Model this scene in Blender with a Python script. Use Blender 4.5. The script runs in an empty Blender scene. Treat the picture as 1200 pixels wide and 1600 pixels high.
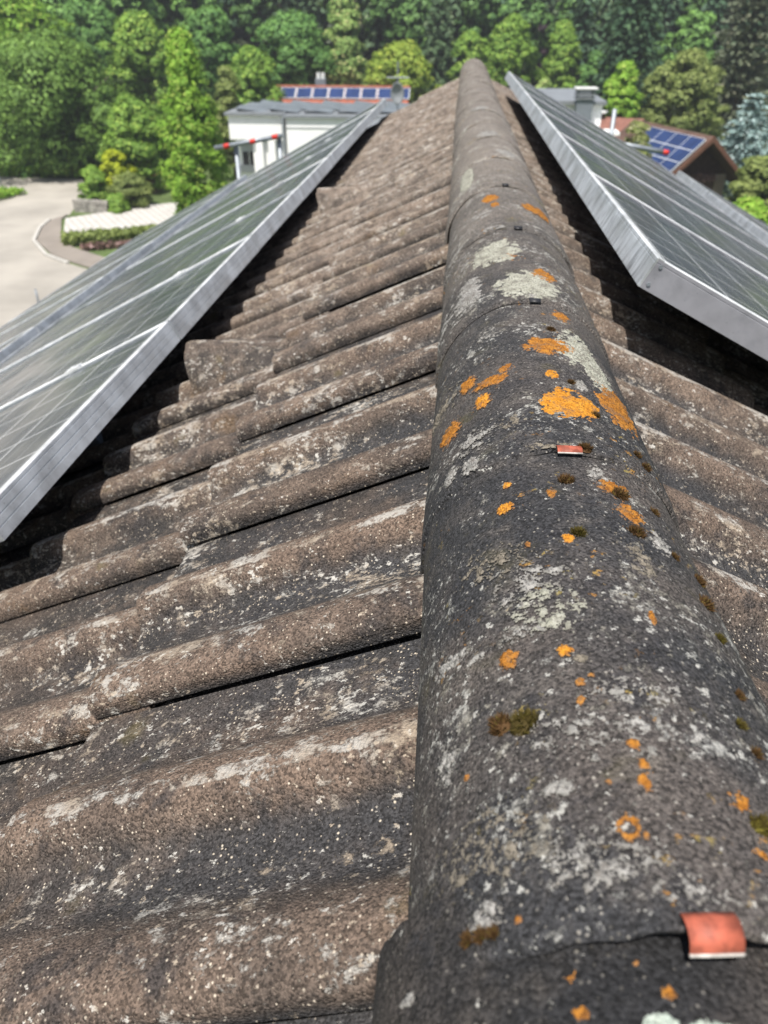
import bpy, math, random
import numpy as np
from mathutils import Vector, Matrix, Euler

scene = bpy.context.scene
col = scene.collection

# ------------------------------------------------------------------ camera
cam_d = bpy.data.cameras.new('camera')
cam = bpy.data.objects.new('camera', cam_d)
col.objects.link(cam)
cam.location = (0, 0, 8.3)
cam.rotation_euler = (math.radians(90 - 32.822), 0, math.radians(5.043))
cam_d.sensor_fit = 'HORIZONTAL'
cam_d.sensor_width = 36
cam_d.lens = 36
cam_d.clip_start = 0.02
cam_d.clip_end = 2000
cam_d.dof.use_dof = True
cam_d.dof.focus_distance = 0.66
cam_d.dof.aperture_fstop = 11.5
scene.camera = cam

# ------------------------------------------------------------------ sky, sun, exposure
SUN_DIR = Vector((0.12, 0.38, -0.92)).normalized()       # the way the light travels
elev = math.asin(-SUN_DIR.z)
world = bpy.data.worlds.new('World')
scene.world = world
world.use_nodes = True
wn = world.node_tree
wn.nodes.clear()
sky = wn.nodes.new('ShaderNodeTexSky')
sky.sky_type = 'NISHITA'
sky.sun_disc = False
sky.sun_elevation = elev
sky.sun_rotation = math.pi + math.atan2(SUN_DIR.x, SUN_DIR.y)
sky.air_density = 1.2
sky.dust_density = 2.5
bg = wn.nodes.new('ShaderNodeBackground')
bg.inputs['Strength'].default_value = 0.09
wo = wn.nodes.new('ShaderNodeOutputWorld')
wn.links.new(sky.outputs[0], bg.inputs[0])
wn.links.new(bg.outputs[0], wo.inputs[0])
sun_d = bpy.data.lights.new('sun', 'SUN')
sun_d.energy = 5.0
sun_d.angle = math.radians(0.53)
sun_d.color = (1.0, 0.955, 0.89)
sun = bpy.data.objects.new('sun', sun_d)
col.objects.link(sun)
sun.location = (0, -5, 30)
sun.rotation_euler = SUN_DIR.to_track_quat('-Z', 'Y').to_euler()
vs = scene.view_settings
vs.view_transform = 'Standard'
vs.look = 'None'
vs.exposure = 0.45
vs.gamma = 1
vs.use_curve_mapping = False
scene.cycles.max_bounces = 6
scene.cycles.transparent_max_bounces = 4
scene.cycles.use_denoising = True

# ------------------------------------------------------------------ helpers
rnd = random.Random(7)


def tag(o, label=None, cat=None, group=None, kind=None):
    if label: o['label'] = label
    if cat: o['category'] = cat
    if group: o['group'] = group
    if kind: o['kind'] = kind
    return o


def empty(name, loc=(0, 0, 0), rz=0.0, parent=None):
    o = bpy.data.objects.new(name, None)
    col.objects.link(o)
    o.location = loc
    o.rotation_euler = (0, 0, rz)
    o.empty_display_size = .2
    if parent: o.parent = parent
    return o


def link_mesh(name, me, parent=None, loc=None, rot=None, mat=None):
    o = bpy.data.objects.new(name, me)
    col.objects.link(o)
    if mat is not None and len(me.materials) == 0: me.materials.append(mat)
    if parent: o.parent = parent
    if loc is not None: o.location = loc
    if rot is not None: o.rotation_euler = rot
    return o


class MB:
    """collects boxes, tubes, quads; builds ONE mesh"""
    def __init__(s):
        s.v, s.f = [], []

    def quad(s, *p):
        b = len(s.v); s.v += [tuple(q) for q in p]; s.f.append(tuple(range(b, b + len(p)))); return s

    def box(s, x0, x1, y0, y1, z0, z1, M=None):
        b = len(s.v)
        p = [(x0, y0, z0), (x1, y0, z0), (x1, y1, z0), (x0, y1, z0), (x0, y0, z1), (x1, y0, z1), (x1, y1, z1), (x0, y1, z1)]
        if M is not None: p = [tuple(M @ Vector(q)) for q in p]
        s.v += p
        s.f += [tuple(b + i for i in q) for q in ((0, 3, 2, 1), (4, 5, 6, 7), (0, 1, 5, 4), (1, 2, 6, 5), (2, 3, 7, 6), (3, 0, 4, 7))]
        return s

    def prism(s, pts, a, b_, axis='y'):
        """closed polygon pts in (x,z) swept along y, or (x,y) swept along z"""
        n = len(pts); b = len(s.v)
        for t in (a, b_):
            for p in pts:
                s.v.append((p[0], t, p[1]) if axis == 'y' else (p[0], p[1], t) if axis == 'z' else (t, p[0], p[1]))
        s.f.append(tuple(range(b, b + n))); s.f.append(tuple(range(b + 2 * n - 1, b + n - 1, -1)))
        for i in range(n):
            j = (i + 1) % n
            s.f.append((b + j, b + i, b + n + i, b + n + j))
        return s

    def tube(s, pts, r, n=8, taper=None, caps=True):
        pts = [Vector(p) for p in pts]; b = len(s.v); m = len(pts)
        for i, p in enumerate(pts):
            d = (pts[min(i + 1, m - 1)] - pts[max(i - 1, 0)]).normalized()
            a = d.orthogonal().normalized() if abs(d.z) < .9 else Vector((1, 0, 0)).cross(d).normalized()
            c = d.cross(a)
            rr = r if taper is None else r + (taper - r) * i / (m - 1)
            for k in range(n):
                t = 2 * math.pi * k / n
                s.v.append(tuple(p + a * (rr * math.cos(t)) + c * (rr * math.sin(t))))
        for i in range(m - 1):
            for k in range(n):
                k2 = (k + 1) % n
                s.f.append((b + i * n + k, b + i * n + k2, b + (i + 1) * n + k2, b + (i + 1) * n + k))
        if caps:
            s.f.append(tuple(b + k for k in range(n - 1, -1, -1)))
            s.f.append(tuple(b + (m - 1) * n + k for k in range(n)))
        return s

    def mesh(s, name, smooth=False):
        me = bpy.data.meshes.new(name)
        me.from_pydata(s.v, [], s.f)
        me.update()
        if smooth: me.polygons.foreach_set('use_smooth', [True] * len(me.polygons))
        return me

    def build(s, name, mat, parent=None, smooth=False, loc=None, rot=None):
        return link_mesh(name, s.mesh(name, smooth), parent, loc, rot, mat)


def np_mesh(name, v, f, smooth=False, nrm=None):
    """v (n,3), f (m,4) numpy"""
    me = bpy.data.meshes.new(name)
    v = np.asarray(v, dtype=np.float32); f = np.asarray(f, dtype=np.int32)
    k = f.shape[1]
    me.vertices.add(len(v)); me.vertices.foreach_set('co', v.ravel())
    me.loops.add(f.size); me.loops.foreach_set('vertex_index', f.ravel())
    me.polygons.add(len(f))
    me.polygons.foreach_set('loop_start', np.arange(0, f.size, k, dtype=np.int32))
    me.polygons.foreach_set('loop_total', np.full(len(f), k, dtype=np.int32))
    if smooth: me.polygons.foreach_set('use_smooth', np.ones(len(f), dtype=bool))
    me.update(calc_edges=True)
    me.validate()
    if nrm is not None:
        me.polygons.foreach_set('use_smooth', np.ones(len(f), dtype=bool))
        me.normals_split_custom_set_from_vertices(np.asarray(nrm, dtype=np.float32).tolist())
    return me


# ------------------------------------------------------------------ materials
class N:
    """tiny node-graph helper"""
    def __init__(s, name):
        s.m = bpy.data.materials.new(name); s.m.use_nodes = True
        s.t = s.m.node_tree; s.t.nodes.clear()
        s.out = s.t.nodes.new('ShaderNodeOutputMaterial')
        s.geo = s.t.nodes.new('ShaderNodeNewGeometry')

    def n(s, ty, **kw):
        nd = s.t.nodes.new(ty)
        for k, v in kw.items(): setattr(nd, k, v)
        return nd

    def put(s, sock, v):
        if hasattr(v, 'links') or isinstance(v, bpy.types.NodeSocket): s.t.links.new(v, sock)
        else: sock.default_value = v

    def pos(s, scale=(1, 1, 1), obj=False):
        if obj:
            tc = s.n('ShaderNodeTexCoord'); src = tc.outputs['Object']
        else: src = s.geo.outputs['Position']
        mp = s.n('ShaderNodeMapping'); s.put(mp.inputs['Vector'], src); mp.inputs['Scale'].default_value = scale
        return mp.outputs[0]

    def noise(s, vec, scale, detail=4, rough=.55, dist=0, col=False):
        nd = s.n('ShaderNodeTexNoise'); s.put(nd.inputs['Vector'], vec)
        nd.inputs['Scale'].default_value = scale; nd.inputs['Detail'].default_value = detail
        nd.inputs['Roughness'].default_value = rough; nd.inputs['Distortion'].default_value = dist
        return nd.outputs['Color' if col else 'Fac']

    def voro(s, vec, scale, out='Distance', rand=1.0):
        nd = s.n('ShaderNodeTexVoronoi'); s.put(nd.inputs['Vector'], vec); nd.inputs['Scale'].default_value = scale
        nd.inputs['Randomness'].default_value = rand
        return nd.outputs[out]

    def ramp(s, v, a, b, lo=0.0, hi=1.0):
        nd = s.n('ShaderNodeMapRange', interpolation_type='SMOOTHSTEP'); s.put(nd.inputs['Value'], v)
        s.put(nd.inputs['From Min'], a); s.put(nd.inputs['From Max'], b)
        nd.inputs['To Min'].default_value = lo; nd.inputs['To Max'].default_value = hi
        return nd.outputs[0]

    def math(s, op, a, b=0.0, clamp=False):
        nd = s.n('ShaderNodeMath', operation=op, use_clamp=clamp); s.put(nd.inputs[0], a); s.put(nd.inputs[1], b)
        return nd.outputs[0]

    def mix(s, fac, a, b):
        nd = s.n('ShaderNodeMix', data_type='RGBA'); s.put(nd.inputs[0], fac)
        s.put(nd.inputs[6], a if not isinstance(a, tuple) else (*a, 1)[:4]); s.put(nd.inputs[7], b if not isinstance(b, tuple) else (*b, 1)[:4])
        return nd.outputs[2]

    def sep(s, v):
        nd = s.n('ShaderNodeSeparateXYZ'); s.put(nd.inputs[0], v); return nd.outputs

    def attr(s, name):
        return s.n('ShaderNodeAttribute', attribute_name=name).outputs['Fac']

    def objrand(s):
        return s.n('ShaderNodeObjectInfo').outputs['Random']

    def bump(s, h, strength=.5, dist=.002, normal=None):
        nd = s.n('ShaderNodeBump'); s.put(nd.inputs['Height'], h); nd.inputs['Strength'].default_value = strength
        nd.inputs['Distance'].default_value = dist
        if normal is not None: s.put(nd.inputs['Normal'], normal)
        return nd.outputs[0]

    def finish(s, color, rough=.8, normal=None, metal=0.0, spec=.5, coat=0.0):
        p = s.n('ShaderNodeBsdfPrincipled')
        s.put(p.inputs['Base Color'], (*color, 1) if isinstance(color, tuple) and len(color) == 3 else color)
        s.put(p.inputs['Roughness'], rough); s.put(p.inputs['Metallic'], metal)
        p.inputs['Specular IOR Level'].default_value = spec
        p.inputs['Coat Weight'].default_value = coat
        if normal is not None: s.put(p.inputs['Normal'], normal)
        s.p = p
        s.t.links.new(p.outputs[0], s.out.inputs[0])
        return s.m


def simple(name, c, rough=.7, var=.15, scale=3.0, metal=0.0, bump=0.0, bscale=40, spec=.4):
    g = N(name); P = g.pos()
    n1 = g.noise(P, scale, 5)
    colr = g.mix(g.ramp(n1, .3, .7), tuple(x * (1 - var) for x in c), tuple(min(1, x * (1 + var)) for x in c))
    nm = g.bump(g.noise(P, bscale, 4), .5, bump) if bump else None
    return g.finish(colr, rough, nm, metal, spec)


def grain(g, P, body, scale, bright, dark, amt, salt=.88):
    """sand-faced concrete: every grain its own tone, a few pale or black ones"""
    v1 = g.n('ShaderNodeTexVoronoi'); g.put(v1.inputs['Vector'], P); v1.inputs['Scale'].default_value = scale
    c1 = g.sep(v1.outputs['Color']); d1 = v1.outputs['Distance']
    tone = g.math('ADD', g.math('MULTIPLY', c1[0], 1.25 * amt), 1 - .62 * amt)
    hv = g.n('ShaderNodeVectorMath', operation='SCALE'); g.put(hv.inputs[0], body); g.put(hv.inputs['Scale'], tone)
    body = hv.outputs[0]
    v2 = g.n('ShaderNodeTexVoronoi'); g.put(v2.inputs['Vector'], P); v2.inputs['Scale'].default_value = scale * .5
    c2 = g.sep(v2.outputs['Color']); d2 = v2.outputs['Distance']
    cov = g.ramp(g.noise(P, 18, 3), .35, .65, .93, .72)
    gl = g.math('MULTIPLY', g.ramp(g.math('SUBTRACT', c2[0], cov), 0, .05), g.ramp(d2, g.math('ADD', g.math('MULTIPLY', c2[2], .26), .22), .14))
    body = g.mix(g.math('MULTIPLY', gl, salt), body, bright)
    gd = g.math('MULTIPLY', g.ramp(c2[1], .62, .75), g.ramp(d2, .55, .2))
    body = g.mix(g.math('MULTIPLY', gd, .55), body, dark)
    h = g.math('ADD', g.math('MULTIPLY', d1, -.9), g.math('MULTIPLY', d2, -1.1))
    return body, h


def concrete_tile_mat():
    """weathered brown concrete pantile with sand grains and pale crust lichen"""
    g = N('weathered_concrete_tile'); P = g.pos()
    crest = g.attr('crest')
    big = g.noise(P, 5.5, 5, .6)
    mid = g.noise(P, 26, 6, .62)
    fine = g.noise(P, 160, 3, .6)
    rndo = g.objrand()
    xs = g.sep(P)
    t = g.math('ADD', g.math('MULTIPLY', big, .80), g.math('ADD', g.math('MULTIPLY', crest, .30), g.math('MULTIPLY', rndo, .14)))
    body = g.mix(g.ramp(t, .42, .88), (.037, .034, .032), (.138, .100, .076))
    body = g.mix(g.ramp(mid, .46, .70, 0, .5), body, (.182, .137, .106))
    body = g.mix(g.ramp(g.noise(P, 15, 6, .68, .3), .50, .66, 0, .82), body, (.034, .031, .031))
    body = g.mix(g.ramp(g.noise(P, 11, 4, .6, .4), .61, .74, 0, .6), body, (.110, .064, .026))
    # tiles get paler towards the far end of the roof
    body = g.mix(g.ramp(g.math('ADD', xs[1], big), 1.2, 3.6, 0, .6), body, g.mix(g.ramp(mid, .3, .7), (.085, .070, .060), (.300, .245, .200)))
    # soot-dark run-off below the ridge, in the troughs
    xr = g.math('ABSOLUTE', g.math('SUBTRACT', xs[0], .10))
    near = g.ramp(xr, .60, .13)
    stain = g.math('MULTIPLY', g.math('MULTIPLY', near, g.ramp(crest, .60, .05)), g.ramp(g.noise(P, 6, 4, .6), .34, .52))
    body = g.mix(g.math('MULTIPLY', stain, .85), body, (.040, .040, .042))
    body, gh = grain(g, P, body, 640, (.62, .54, .43), (.014, .013, .012), 1.0)
    # pale crust lichen in broken flecks, clustered; rim adds more pale along the crests
    Ps = g.pos((.78, 1.15, 1))
    l2 = g.noise(Ps, 9, 5, .62)
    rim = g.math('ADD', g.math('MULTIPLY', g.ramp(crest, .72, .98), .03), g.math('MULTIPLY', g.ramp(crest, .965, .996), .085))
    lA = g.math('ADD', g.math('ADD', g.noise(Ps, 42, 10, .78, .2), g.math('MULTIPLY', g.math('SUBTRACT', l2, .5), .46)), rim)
    lB = g.math('ADD', g.noise(Ps, 125, 5, .70), g.math('MULTIPLY', g.math('SUBTRACT', l2, .5), .40))
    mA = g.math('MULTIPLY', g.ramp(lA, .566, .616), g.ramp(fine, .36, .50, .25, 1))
    mB = g.ramp(lB, .602, .642)
    lcol = g.mix(g.ramp(g.noise(P, 16, 3), .38, .62), (.33, .27, .205), (.46, .44, .40))
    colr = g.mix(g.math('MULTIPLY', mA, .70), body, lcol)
    colr = g.mix(g.math('MULTIPLY', mB, .72), colr, g.mix(g.ramp(mid, .45, .55), (.42, .35, .27), (.58, .56, .51)))
    colr = g.mix(g.ramp(g.noise(P, 13, 3, .5), .66, .78, 0, .5), colr, (.085, .072, .018))
    h = g.math('ADD', gh, g.math('ADD', g.math('MULTIPLY', fine, .45), g.math('MULTIPLY', mA, .35)))
    nm = g.bump(h, .75, .0016, g.bump(g.noise(P, 34, 6, .65), .7, .006))
    return g.finish(colr, .9, nm, 0, .24)


def ridge_tile_mat(name='weathered_ridge_concrete', k=1.0, shift=0.0):
    g = N(name); P = g.pos()
    big = g.noise(P, 7, 5, .6)
    mid = g.noise(P, 34, 6, .65)
    fine = g.noise(P, 210, 3, .6)
    xs = g.sep(P)
    rndo = g.objrand()
    body = g.mix(g.ramp(g.math('ADD', big, g.math('MULTIPLY', g.math('SUBTRACT', rndo, .5), .10)), .38, .64), (.032 * k, .032 * k, .034 * k), (.074 * k, .064 * k, .058 * k))
    body = g.mix(g.ramp(mid, .48, .72, 0, .5), body, (.120 * k, .105 * k, .092 * k))
    body = g.mix(g.ramp(g.noise(P, 22, 5, .65), .52, .68, 0, .75), body, (.024, .024, .027))
    # paler towards the far gable
    far = g.ramp(g.math('ADD', xs[1], g.math('MULTIPLY', big, .8)), .9, 2.8)
    body = g.mix(g.math('MULTIPLY', far, .75), body, g.mix(mid, (.105, .092, .080), (.33, .29, .25)))
    body, gh = grain(g, P, body, 660, (.42, .39, .34), (.012, .012, .013), 1.05, .62 if k == 1 else .3)
    l2 = g.noise(P, 10, 5, .62)
    lA = g.math('ADD', g.noise(P, 46, 10, .78, .2), g.math('MULTIPLY', g.math('SUBTRACT', l2, .5), .52))
    lB = g.math('ADD', g.noise(P, 140, 5, .70), g.math('MULTIPLY', g.math('SUBTRACT', l2, .5), .50))
    lm = g.math('MULTIPLY', g.ramp(lA, .580 + shift, .630 + shift), g.ramp(fine, .38, .52, .2, 1))
    colr = g.mix(g.math('MULTIPLY', lm, .66), body, g.mix(g.ramp(g.noise(P, 21, 3), .4, .6), (.29, .27, .225), (.42, .415, .385)))
    colr = g.mix(g.math('MULTIPLY', g.ramp(lB, .615 + shift, .66 + shift), .68), colr, (.50, .49, .45))
    # olive algae film and tiny ochre specks
    colr = g.mix(g.ramp(g.noise(P, 15, 4, .6), .58, .76, 0, .42), colr, (.105, .092, .040))
    sp = g.math('MULTIPLY', g.ramp(g.noise(P, 95, 6, .72), .585, .64), g.ramp(g.noise(P, 11, 3), .52, .60))
    colr = g.mix(g.math('MULTIPLY', sp, .75), colr, g.mix(g.ramp(g.noise(P, 30, 2), .4, .6), (.36, .17, .03), (.30, .24, .07)))
    h = g.math('ADD', gh, g.math('ADD', g.math('MULTIPLY', fine, .45), g.math('MULTIPLY', lm, .3)))
    nm = g.bump(h, .8, .0015, g.bump(g.noise(P, 40, 5, .6), .6, .004))
    return g.finish(colr, .88, nm, 0, .26)


def lichen_mat(name, c1, c2, c3):
    g = N(name); P = g.pos()
    core = g.attr('core')
    n1 = g.noise(P, 120, 5, .65); n2 = g.noise(P, 420, 3, .6); n3 = g.noise(P, 60, 6, .7)
    c = g.mix(g.ramp(n1, .35, .65), c1, c2)
    c = g.mix(g.ramp(n2, .50, .62, 0, .9), c, c3)
    c = g.mix(g.ramp(core, .85, .25, 0, .65), c, g.mix(.45, c3, (.20, .18, .15)))
    worn = g.math('MULTIPLY', g.ramp(core, .60, .92), g.ramp(n3, .50, .60, 0, .7))
    c = g.mix(worn, c, g.mix(.5, c3, (.13, .11, .09)))
    return g.finish(c, .95, g.bump(g.math('ADD', n2, n1), .9, .002), 0, .15)


def metal_mat(name, c, rough=.42, metal=.75, streak=False):
    g = N(name); P = g.pos((1, 1, 1))
    n1 = g.noise(P, 14, 5, .6)
    n2 = g.noise(g.pos((2, 22, 2)) if streak else g.pos((4, 4, 4)), 5, 6, .7)
    c = g.mix(g.ramp(n1, .3, .7), tuple(x * .82 for x in c), tuple(min(1, x * 1.1) for x in c))
    c = g.mix(g.ramp(n2, .46, .68, 0, .75 if streak else .22), c, (.10, .11, .12))
    spk = g.noise(P, 300, 2)
    c = g.mix(g.ramp(spk, .69, .73, 0, .7), c, (.07, .065, .06))
    return g.finish(c, g.ramp(n1, .2, .8, rough - .08, rough + .14), g.bump(n2, .2, .0006), metal, .5)


def cell_mat():
    """dark cells under dusty glass: thin string lines, print on the module"""
    g = N('solar_cell_glass'); P = g.pos(obj=True)
    s = g.sep(P)
    def line(v, period, w):
        f = g.math('ABSOLUTE', g.math('SUBTRACT', g.math('FRACT', g.math('DIVIDE', v, period)), .5))
        return g.ramp(f, .5 - w / period, .5 - .35 * w / period)
    gx = line(g.math('ADD', s[0], 50.0315), .126, .0034)
    gy = line(g.math('ADD', s[1], 50.063), .126, .0034)
    bus = line(g.math('ADD', s[0], 50.0), .042, .0016)
    grid = g.math('MAXIMUM', g.math('MULTIPLY', g.math('MAXIMUM', gx, gy), .85), g.math('MULTIPLY', bus, .30))
    W = g.pos()
    c = g.mix(g.ramp(g.noise(W, 1.3, 3), .35, .65), (.011, .015, .025), (.018, .023, .034))
    c = g.mix(grid, c, (.50, .51, .52))
    # dust film, runs and fly specks
    dust = g.math('MULTIPLY', g.ramp(g.noise(g.pos((1, 1, 1)), 2.2, 6, .6), .28, .72, .6, 1), .19)
    drops = g.ramp(g.noise(W, 55, 4, .7), .60, .80, 0, .25)
    c = g.mix(g.math('ADD', dust, drops), c, (.38, .40, .44))
    spk = g.ramp(g.noise(W, 95, 2), .765, .79)
    c = g.mix(spk, c, (.03, .025, .02))
    r = g.ramp(g.noise(W, 6, 5),   .3, .7, .16, .30)
    return g.finish(c, r, None, 0, .34)


def leaf_mat(name, c1, c2, c3=None, trans=.30, rough=.6):
    g = N(name); P = g.pos()
    isl = g.geo.outputs['Random Per Island']
    n1 = g.noise(P, .55, 3, .6)
    oi = g.objrand()
    f = g.math('ADD', g.math('MULTIPLY', isl, .55), g.math('MULTIPLY', g.ramp(n1, .3, .7), .5))
    c = g.mix(f, c1, c2)
    if c3: c = g.mix(g.ramp(isl, .80, .92), c, c3)
    p = g.n('ShaderNodeBsdfPrincipled'); g.put(p.inputs['Base Color'], c); p.inputs['Roughness'].default_value = rough
    p.inputs['Specular IOR Level'].default_value = .25
    tr = g.n('ShaderNodeBsdfTranslucent'); g.put(tr.inputs[0], g.mix(.5, c, (.14, .20, .02)))
    mx = g.n('ShaderNodeMixShader'); mx.inputs[0].default_value = trans
    g.t.links.new(p.outputs[0], mx.inputs[1]); g.t.links.new(tr.outputs[0], mx.inputs[2])
    g.t.links.new(mx.outputs[0], g.out.inputs[0])
    return g.m


M = {}
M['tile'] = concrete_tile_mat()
M['ridge'] = ridge_tile_mat()
M['ridge_dark'] = ridge_tile_mat('dark_ridge_concrete', .6, .05)
M['lich_O'] = lichen_mat('orange_lichen', (.27, .105, .018), (.43, .19, .032), (.13, .055, .018))
M['lich_Y'] = lichen_mat('yellow_lichen', (.44, .18, .018), (.56, .27, .035), (.24, .09, .02))
M['lich_W'] = lichen_mat('white_lichen', (.21, .205, .19), (.36, .35, .33), (.10, .095, .09))
M['lich_G'] = lichen_mat('grey_green_lichen', (.29, .29, .235), (.40, .40, .34), (.13, .125, .105))
M['lich_C'] = lichen_mat('cream_lichen', (.16, .14, .11), (.25, .22, .175), (.08, .07, .055))
M['lich_M'] = lichen_mat('mint_lichen', (.34, .40, .345), (.46, .51, .45), (.20, .23, .20))
M['moss'] = leaf_mat('moss', (.045, .030, .010), (.105, .085, .014), (.15, .13, .02), .15, .8)
M['moss_brown'] = leaf_mat('dry_moss', (.060, .030, .012), (.11, .060, .020), (.12, .09, .02), .1, .8)
M['clip_red'] = simple('red_lacquer', (.33, .085, .050), .6, .35, 160, 0, .0004, 500)
M['clip_edge'] = simple('bare_sheet_edge', (.46, .43, .39), .5, .25, 200)
M['alu'] = metal_mat('anodised_aluminium', (.60, .63, .66), .46, .62)
M['alu_streak'] = metal_mat('streaked_aluminium', (.66, .69, .71), .40, .62, True)
M['alu_grey'] = metal_mat('grey_matt_aluminium', (.30, .30, .325), .6, .25)
M['alu_lip'] = metal_mat('bright_aluminium_lip', (.78, .79, .79), .5, .4)
M['cells'] = cell_mat()
M['back'] = simple('module_backsheet', (.30, .30, .30), .7)
M['steel'] = metal_mat('galvanised_steel', (.30, .33, .36), .5, .5)
M['red_cap'] = simple('red_plastic', (.55, .035, .025), .45, .1)
M['black'] = simple('black_plastic', (.02, .02, .022), .5)
M['felt'] = simple('dark_underlay', (.025, .024, .023), .9)
M['render_w'] = simple('white_render', (.86, .86, .85), .85, .04, 1.2, 0, .004, 30)
M['render_g'] = simple('grey_render', (.42, .43, .44), .8, .08)
M['render_p'] = simple('pale_pink_render', (.52, .40, .36), .85, .06)
M['glass'] = simple('dark_window', (.025, .028, .032), .12, .2, .5)
M['shutter'] = simple('grey_shutter', (.33, .36, .38), .6, .08)
M['slate'] = simple('grey_sheet_roof', (.20, .215, .23), .55, .12)
M['pvblue'] = simple('blue_cells', (.022, .040, .115), .22, .2, 1.0)
M['pvgrey'] = simple('grey_cells', (.16, .18, .20), .35, .15, 1.0)
M['pvframe'] = simple('pv_frame', (.60, .62, .64), .45, .05)
M['redtile'] = simple('red_roof_tile', (.30, .095, .058), .8, .2, 2.0, 0, .02, 9)
M['oldtile'] = simple('weathered_red_tile', (.19, .085, .062), .85, .25, 2.0, 0, .02, 9)
M['browntile'] = simple('brown_roof_tile', (.105, .062, .046), .85, .25, 2.0, 0, .02, 9)
M['wood'] = simple('dark_brown_wood', (.085, .048, .030), .7, .3, 4)
M['wood_mid'] = simple('brown_fascia_wood', (.13, .060, .038), .7, .2, 4)
M['road'] = simple('pale_worn_road', (.33, .305, .265), .9, .16, .25, 0, .004, 20)
M['asphalt'] = simple('grey_brown_pavement', (.235, .205, .175), .9, .12, .4, 0, .004, 20)
M['kerb'] = simple('pale_kerb', (.46, .44, .40), .85, .1)
M['stone'] = simple('rough_stone', (.30, .28, .25), .9, .3, 2.2, 0, .03, 4)
M['bark'] = simple('bark', (.085, .065, .048), .9, .3, 5, 0, .02, 12)
M['grass'] = simple('grass_ground', (.085, .125, .035), .95, .35, .35, 0, .05, 3)
M['hill'] = simple('forest_floor', (.030, .042, .018), .95, .3, .2, 0, .05, 2)
M['chim'] = simple('chimney_cladding', (.17, .19, .215), .6, .1)
M['white_cap'] = simple('white_cowl', (.72, .72, .70), .5, .05)
M['brick_p'] = simple('pinkish_gravel', (.45, .34, .28), .9, .3, 6, 0, .03, 14)


def paver_mat():
    g = N('white_paving'); P = g.pos()
    br = g.n('ShaderNodeTexBrick'); g.put(br.inputs['Vector'], P)
    br.inputs['Color1'].default_value = (.60, .58, .54, 1); br.inputs['Color2'].default_value = (.50, .48, .45, 1)
    br.inputs['Mortar'].default_value = (.32, .30, .27, 1); br.inputs['Scale'].default_value = 1.0
    br.inputs['Brick Width'].default_value = .6; br.inputs['Row Height'].default_value = .45; br.inputs['Mortar Size'].default_value = .07
    return g.finish(br.outputs['Color'], .9, None, 0, .3)


M['paver'] = paver_mat()
M['leaf_mid'] = leaf_mat('leaf_mid_green', (0.105, 0.210, 0.035), (0.272, 0.456, 0.069), (0.390, 0.550, 0.102))
M['leaf_road'] = leaf_mat('leaf_road_tree', (0.079, 0.158, 0.031), (0.214, 0.363, 0.073), (0.285, 0.459, 0.106))
M['leaf_dark'] = leaf_mat('leaf_dark_green', (0.065, 0.164, 0.046), (0.171, 0.342, 0.081), (0.247, 0.456, 0.118))
M['leaf_bright'] = leaf_mat('leaf_bright_green', (0.146, 0.319, 0.032), (0.333, 0.550, 0.063), (0.430, 0.550, 0.108))
M['leaf_pale'] = leaf_mat('leaf_pale_green', (0.186, 0.340, 0.085), (0.412, 0.550, 0.166), (0.550, 0.550, 0.235))
M['leaf_yellow'] = leaf_mat('leaf_yellow_green', (0.176, 0.275, 0.036), (0.363, 0.481, 0.071), (0.491, 0.550, 0.090))
M['leaf_olive'] = leaf_mat('leaf_olive', (0.131, 0.183, 0.051), (0.288, 0.344, 0.100), (0.357, 0.423, 0.140))
M['needle_dark'] = leaf_mat('needle_dark', (0.026, 0.068, 0.034), (0.071, 0.135, 0.064), (0.094, 0.169, 0.075), .15)
M['needle_mid'] = leaf_mat('needle_mid', (0.053, 0.104, 0.049), (0.112, 0.184, 0.083), (0.169, 0.225, 0.112), .15)
M['needle_grey'] = leaf_mat('needle_grey_green', (0.075, 0.099, 0.060), (0.158, 0.180, 0.112), (0.225, 0.225, 0.150), .15)
M['needle_blue'] = leaf_mat('needle_blue', (0.154, 0.244, 0.234), (0.342, 0.460, 0.440), (0.486, 0.594, 0.576), .15)
M['leaf_purple'] = leaf_mat('leaf_purple', (0.028, 0.019, 0.028), (0.070, 0.039, 0.054), None, .2)
M['flower_yellow'] = leaf_mat('broom_flowers', (.22, .30, .02), (.56, .62, .03), (.66, .72, .06), .3)
M['flower_cream'] = leaf_mat('cream_blossom', (.10, .16, .03), (.36, .38, .14), (.62, .60, .40), .3)
M['flower_pink'] = leaf_mat('pink_blossom', (.08, .06, .04), (.30, .16, .15), (.50, .34, .32), .2)
M['wood_leaf'] = leaf_mat('wood_leaf', (0.085, 0.187, 0.051), (0.212, 0.390, 0.091), (0.275, 0.494, 0.114), .2)
M['wood_leaf_dark'] = leaf_mat('wood_leaf_dark', (0.056, 0.130, 0.040), (0.144, 0.272, 0.072), (0.199, 0.364, 0.091), .2)
M['wood_needle'] = leaf_mat('wood_needle', (0.029, 0.071, 0.039), (0.071, 0.136, 0.069), (0.101, 0.176, 0.085), .1)
M['wood_needle_light'] = leaf_mat('wood_needle_light', (0.052, 0.099, 0.052), (0.110, 0.176, 0.086), (0.161, 0.228, 0.110), .1)
M['wood_needle_grey'] = leaf_mat('wood_needle_grey', (0.071, 0.094, 0.061), (0.145, 0.170, 0.105), (0.201, 0.206, 0.140), .1)

# ------------------------------------------------------------------ terrain
def ground_z(x, y):
    """the valley floor at -4 m, a wooded hillside behind it"""
    edge = 84 + 14 * max(0.0, min(1.0, (x + 30) / 40))
    d = max(0.0, y - edge)
    return -4.0 + 0.34 * d - 0.34 * 6 * (1 - math.exp(-d / 6)) + .25 * math.sin(x * .11) * min(1, d / 20)


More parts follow.
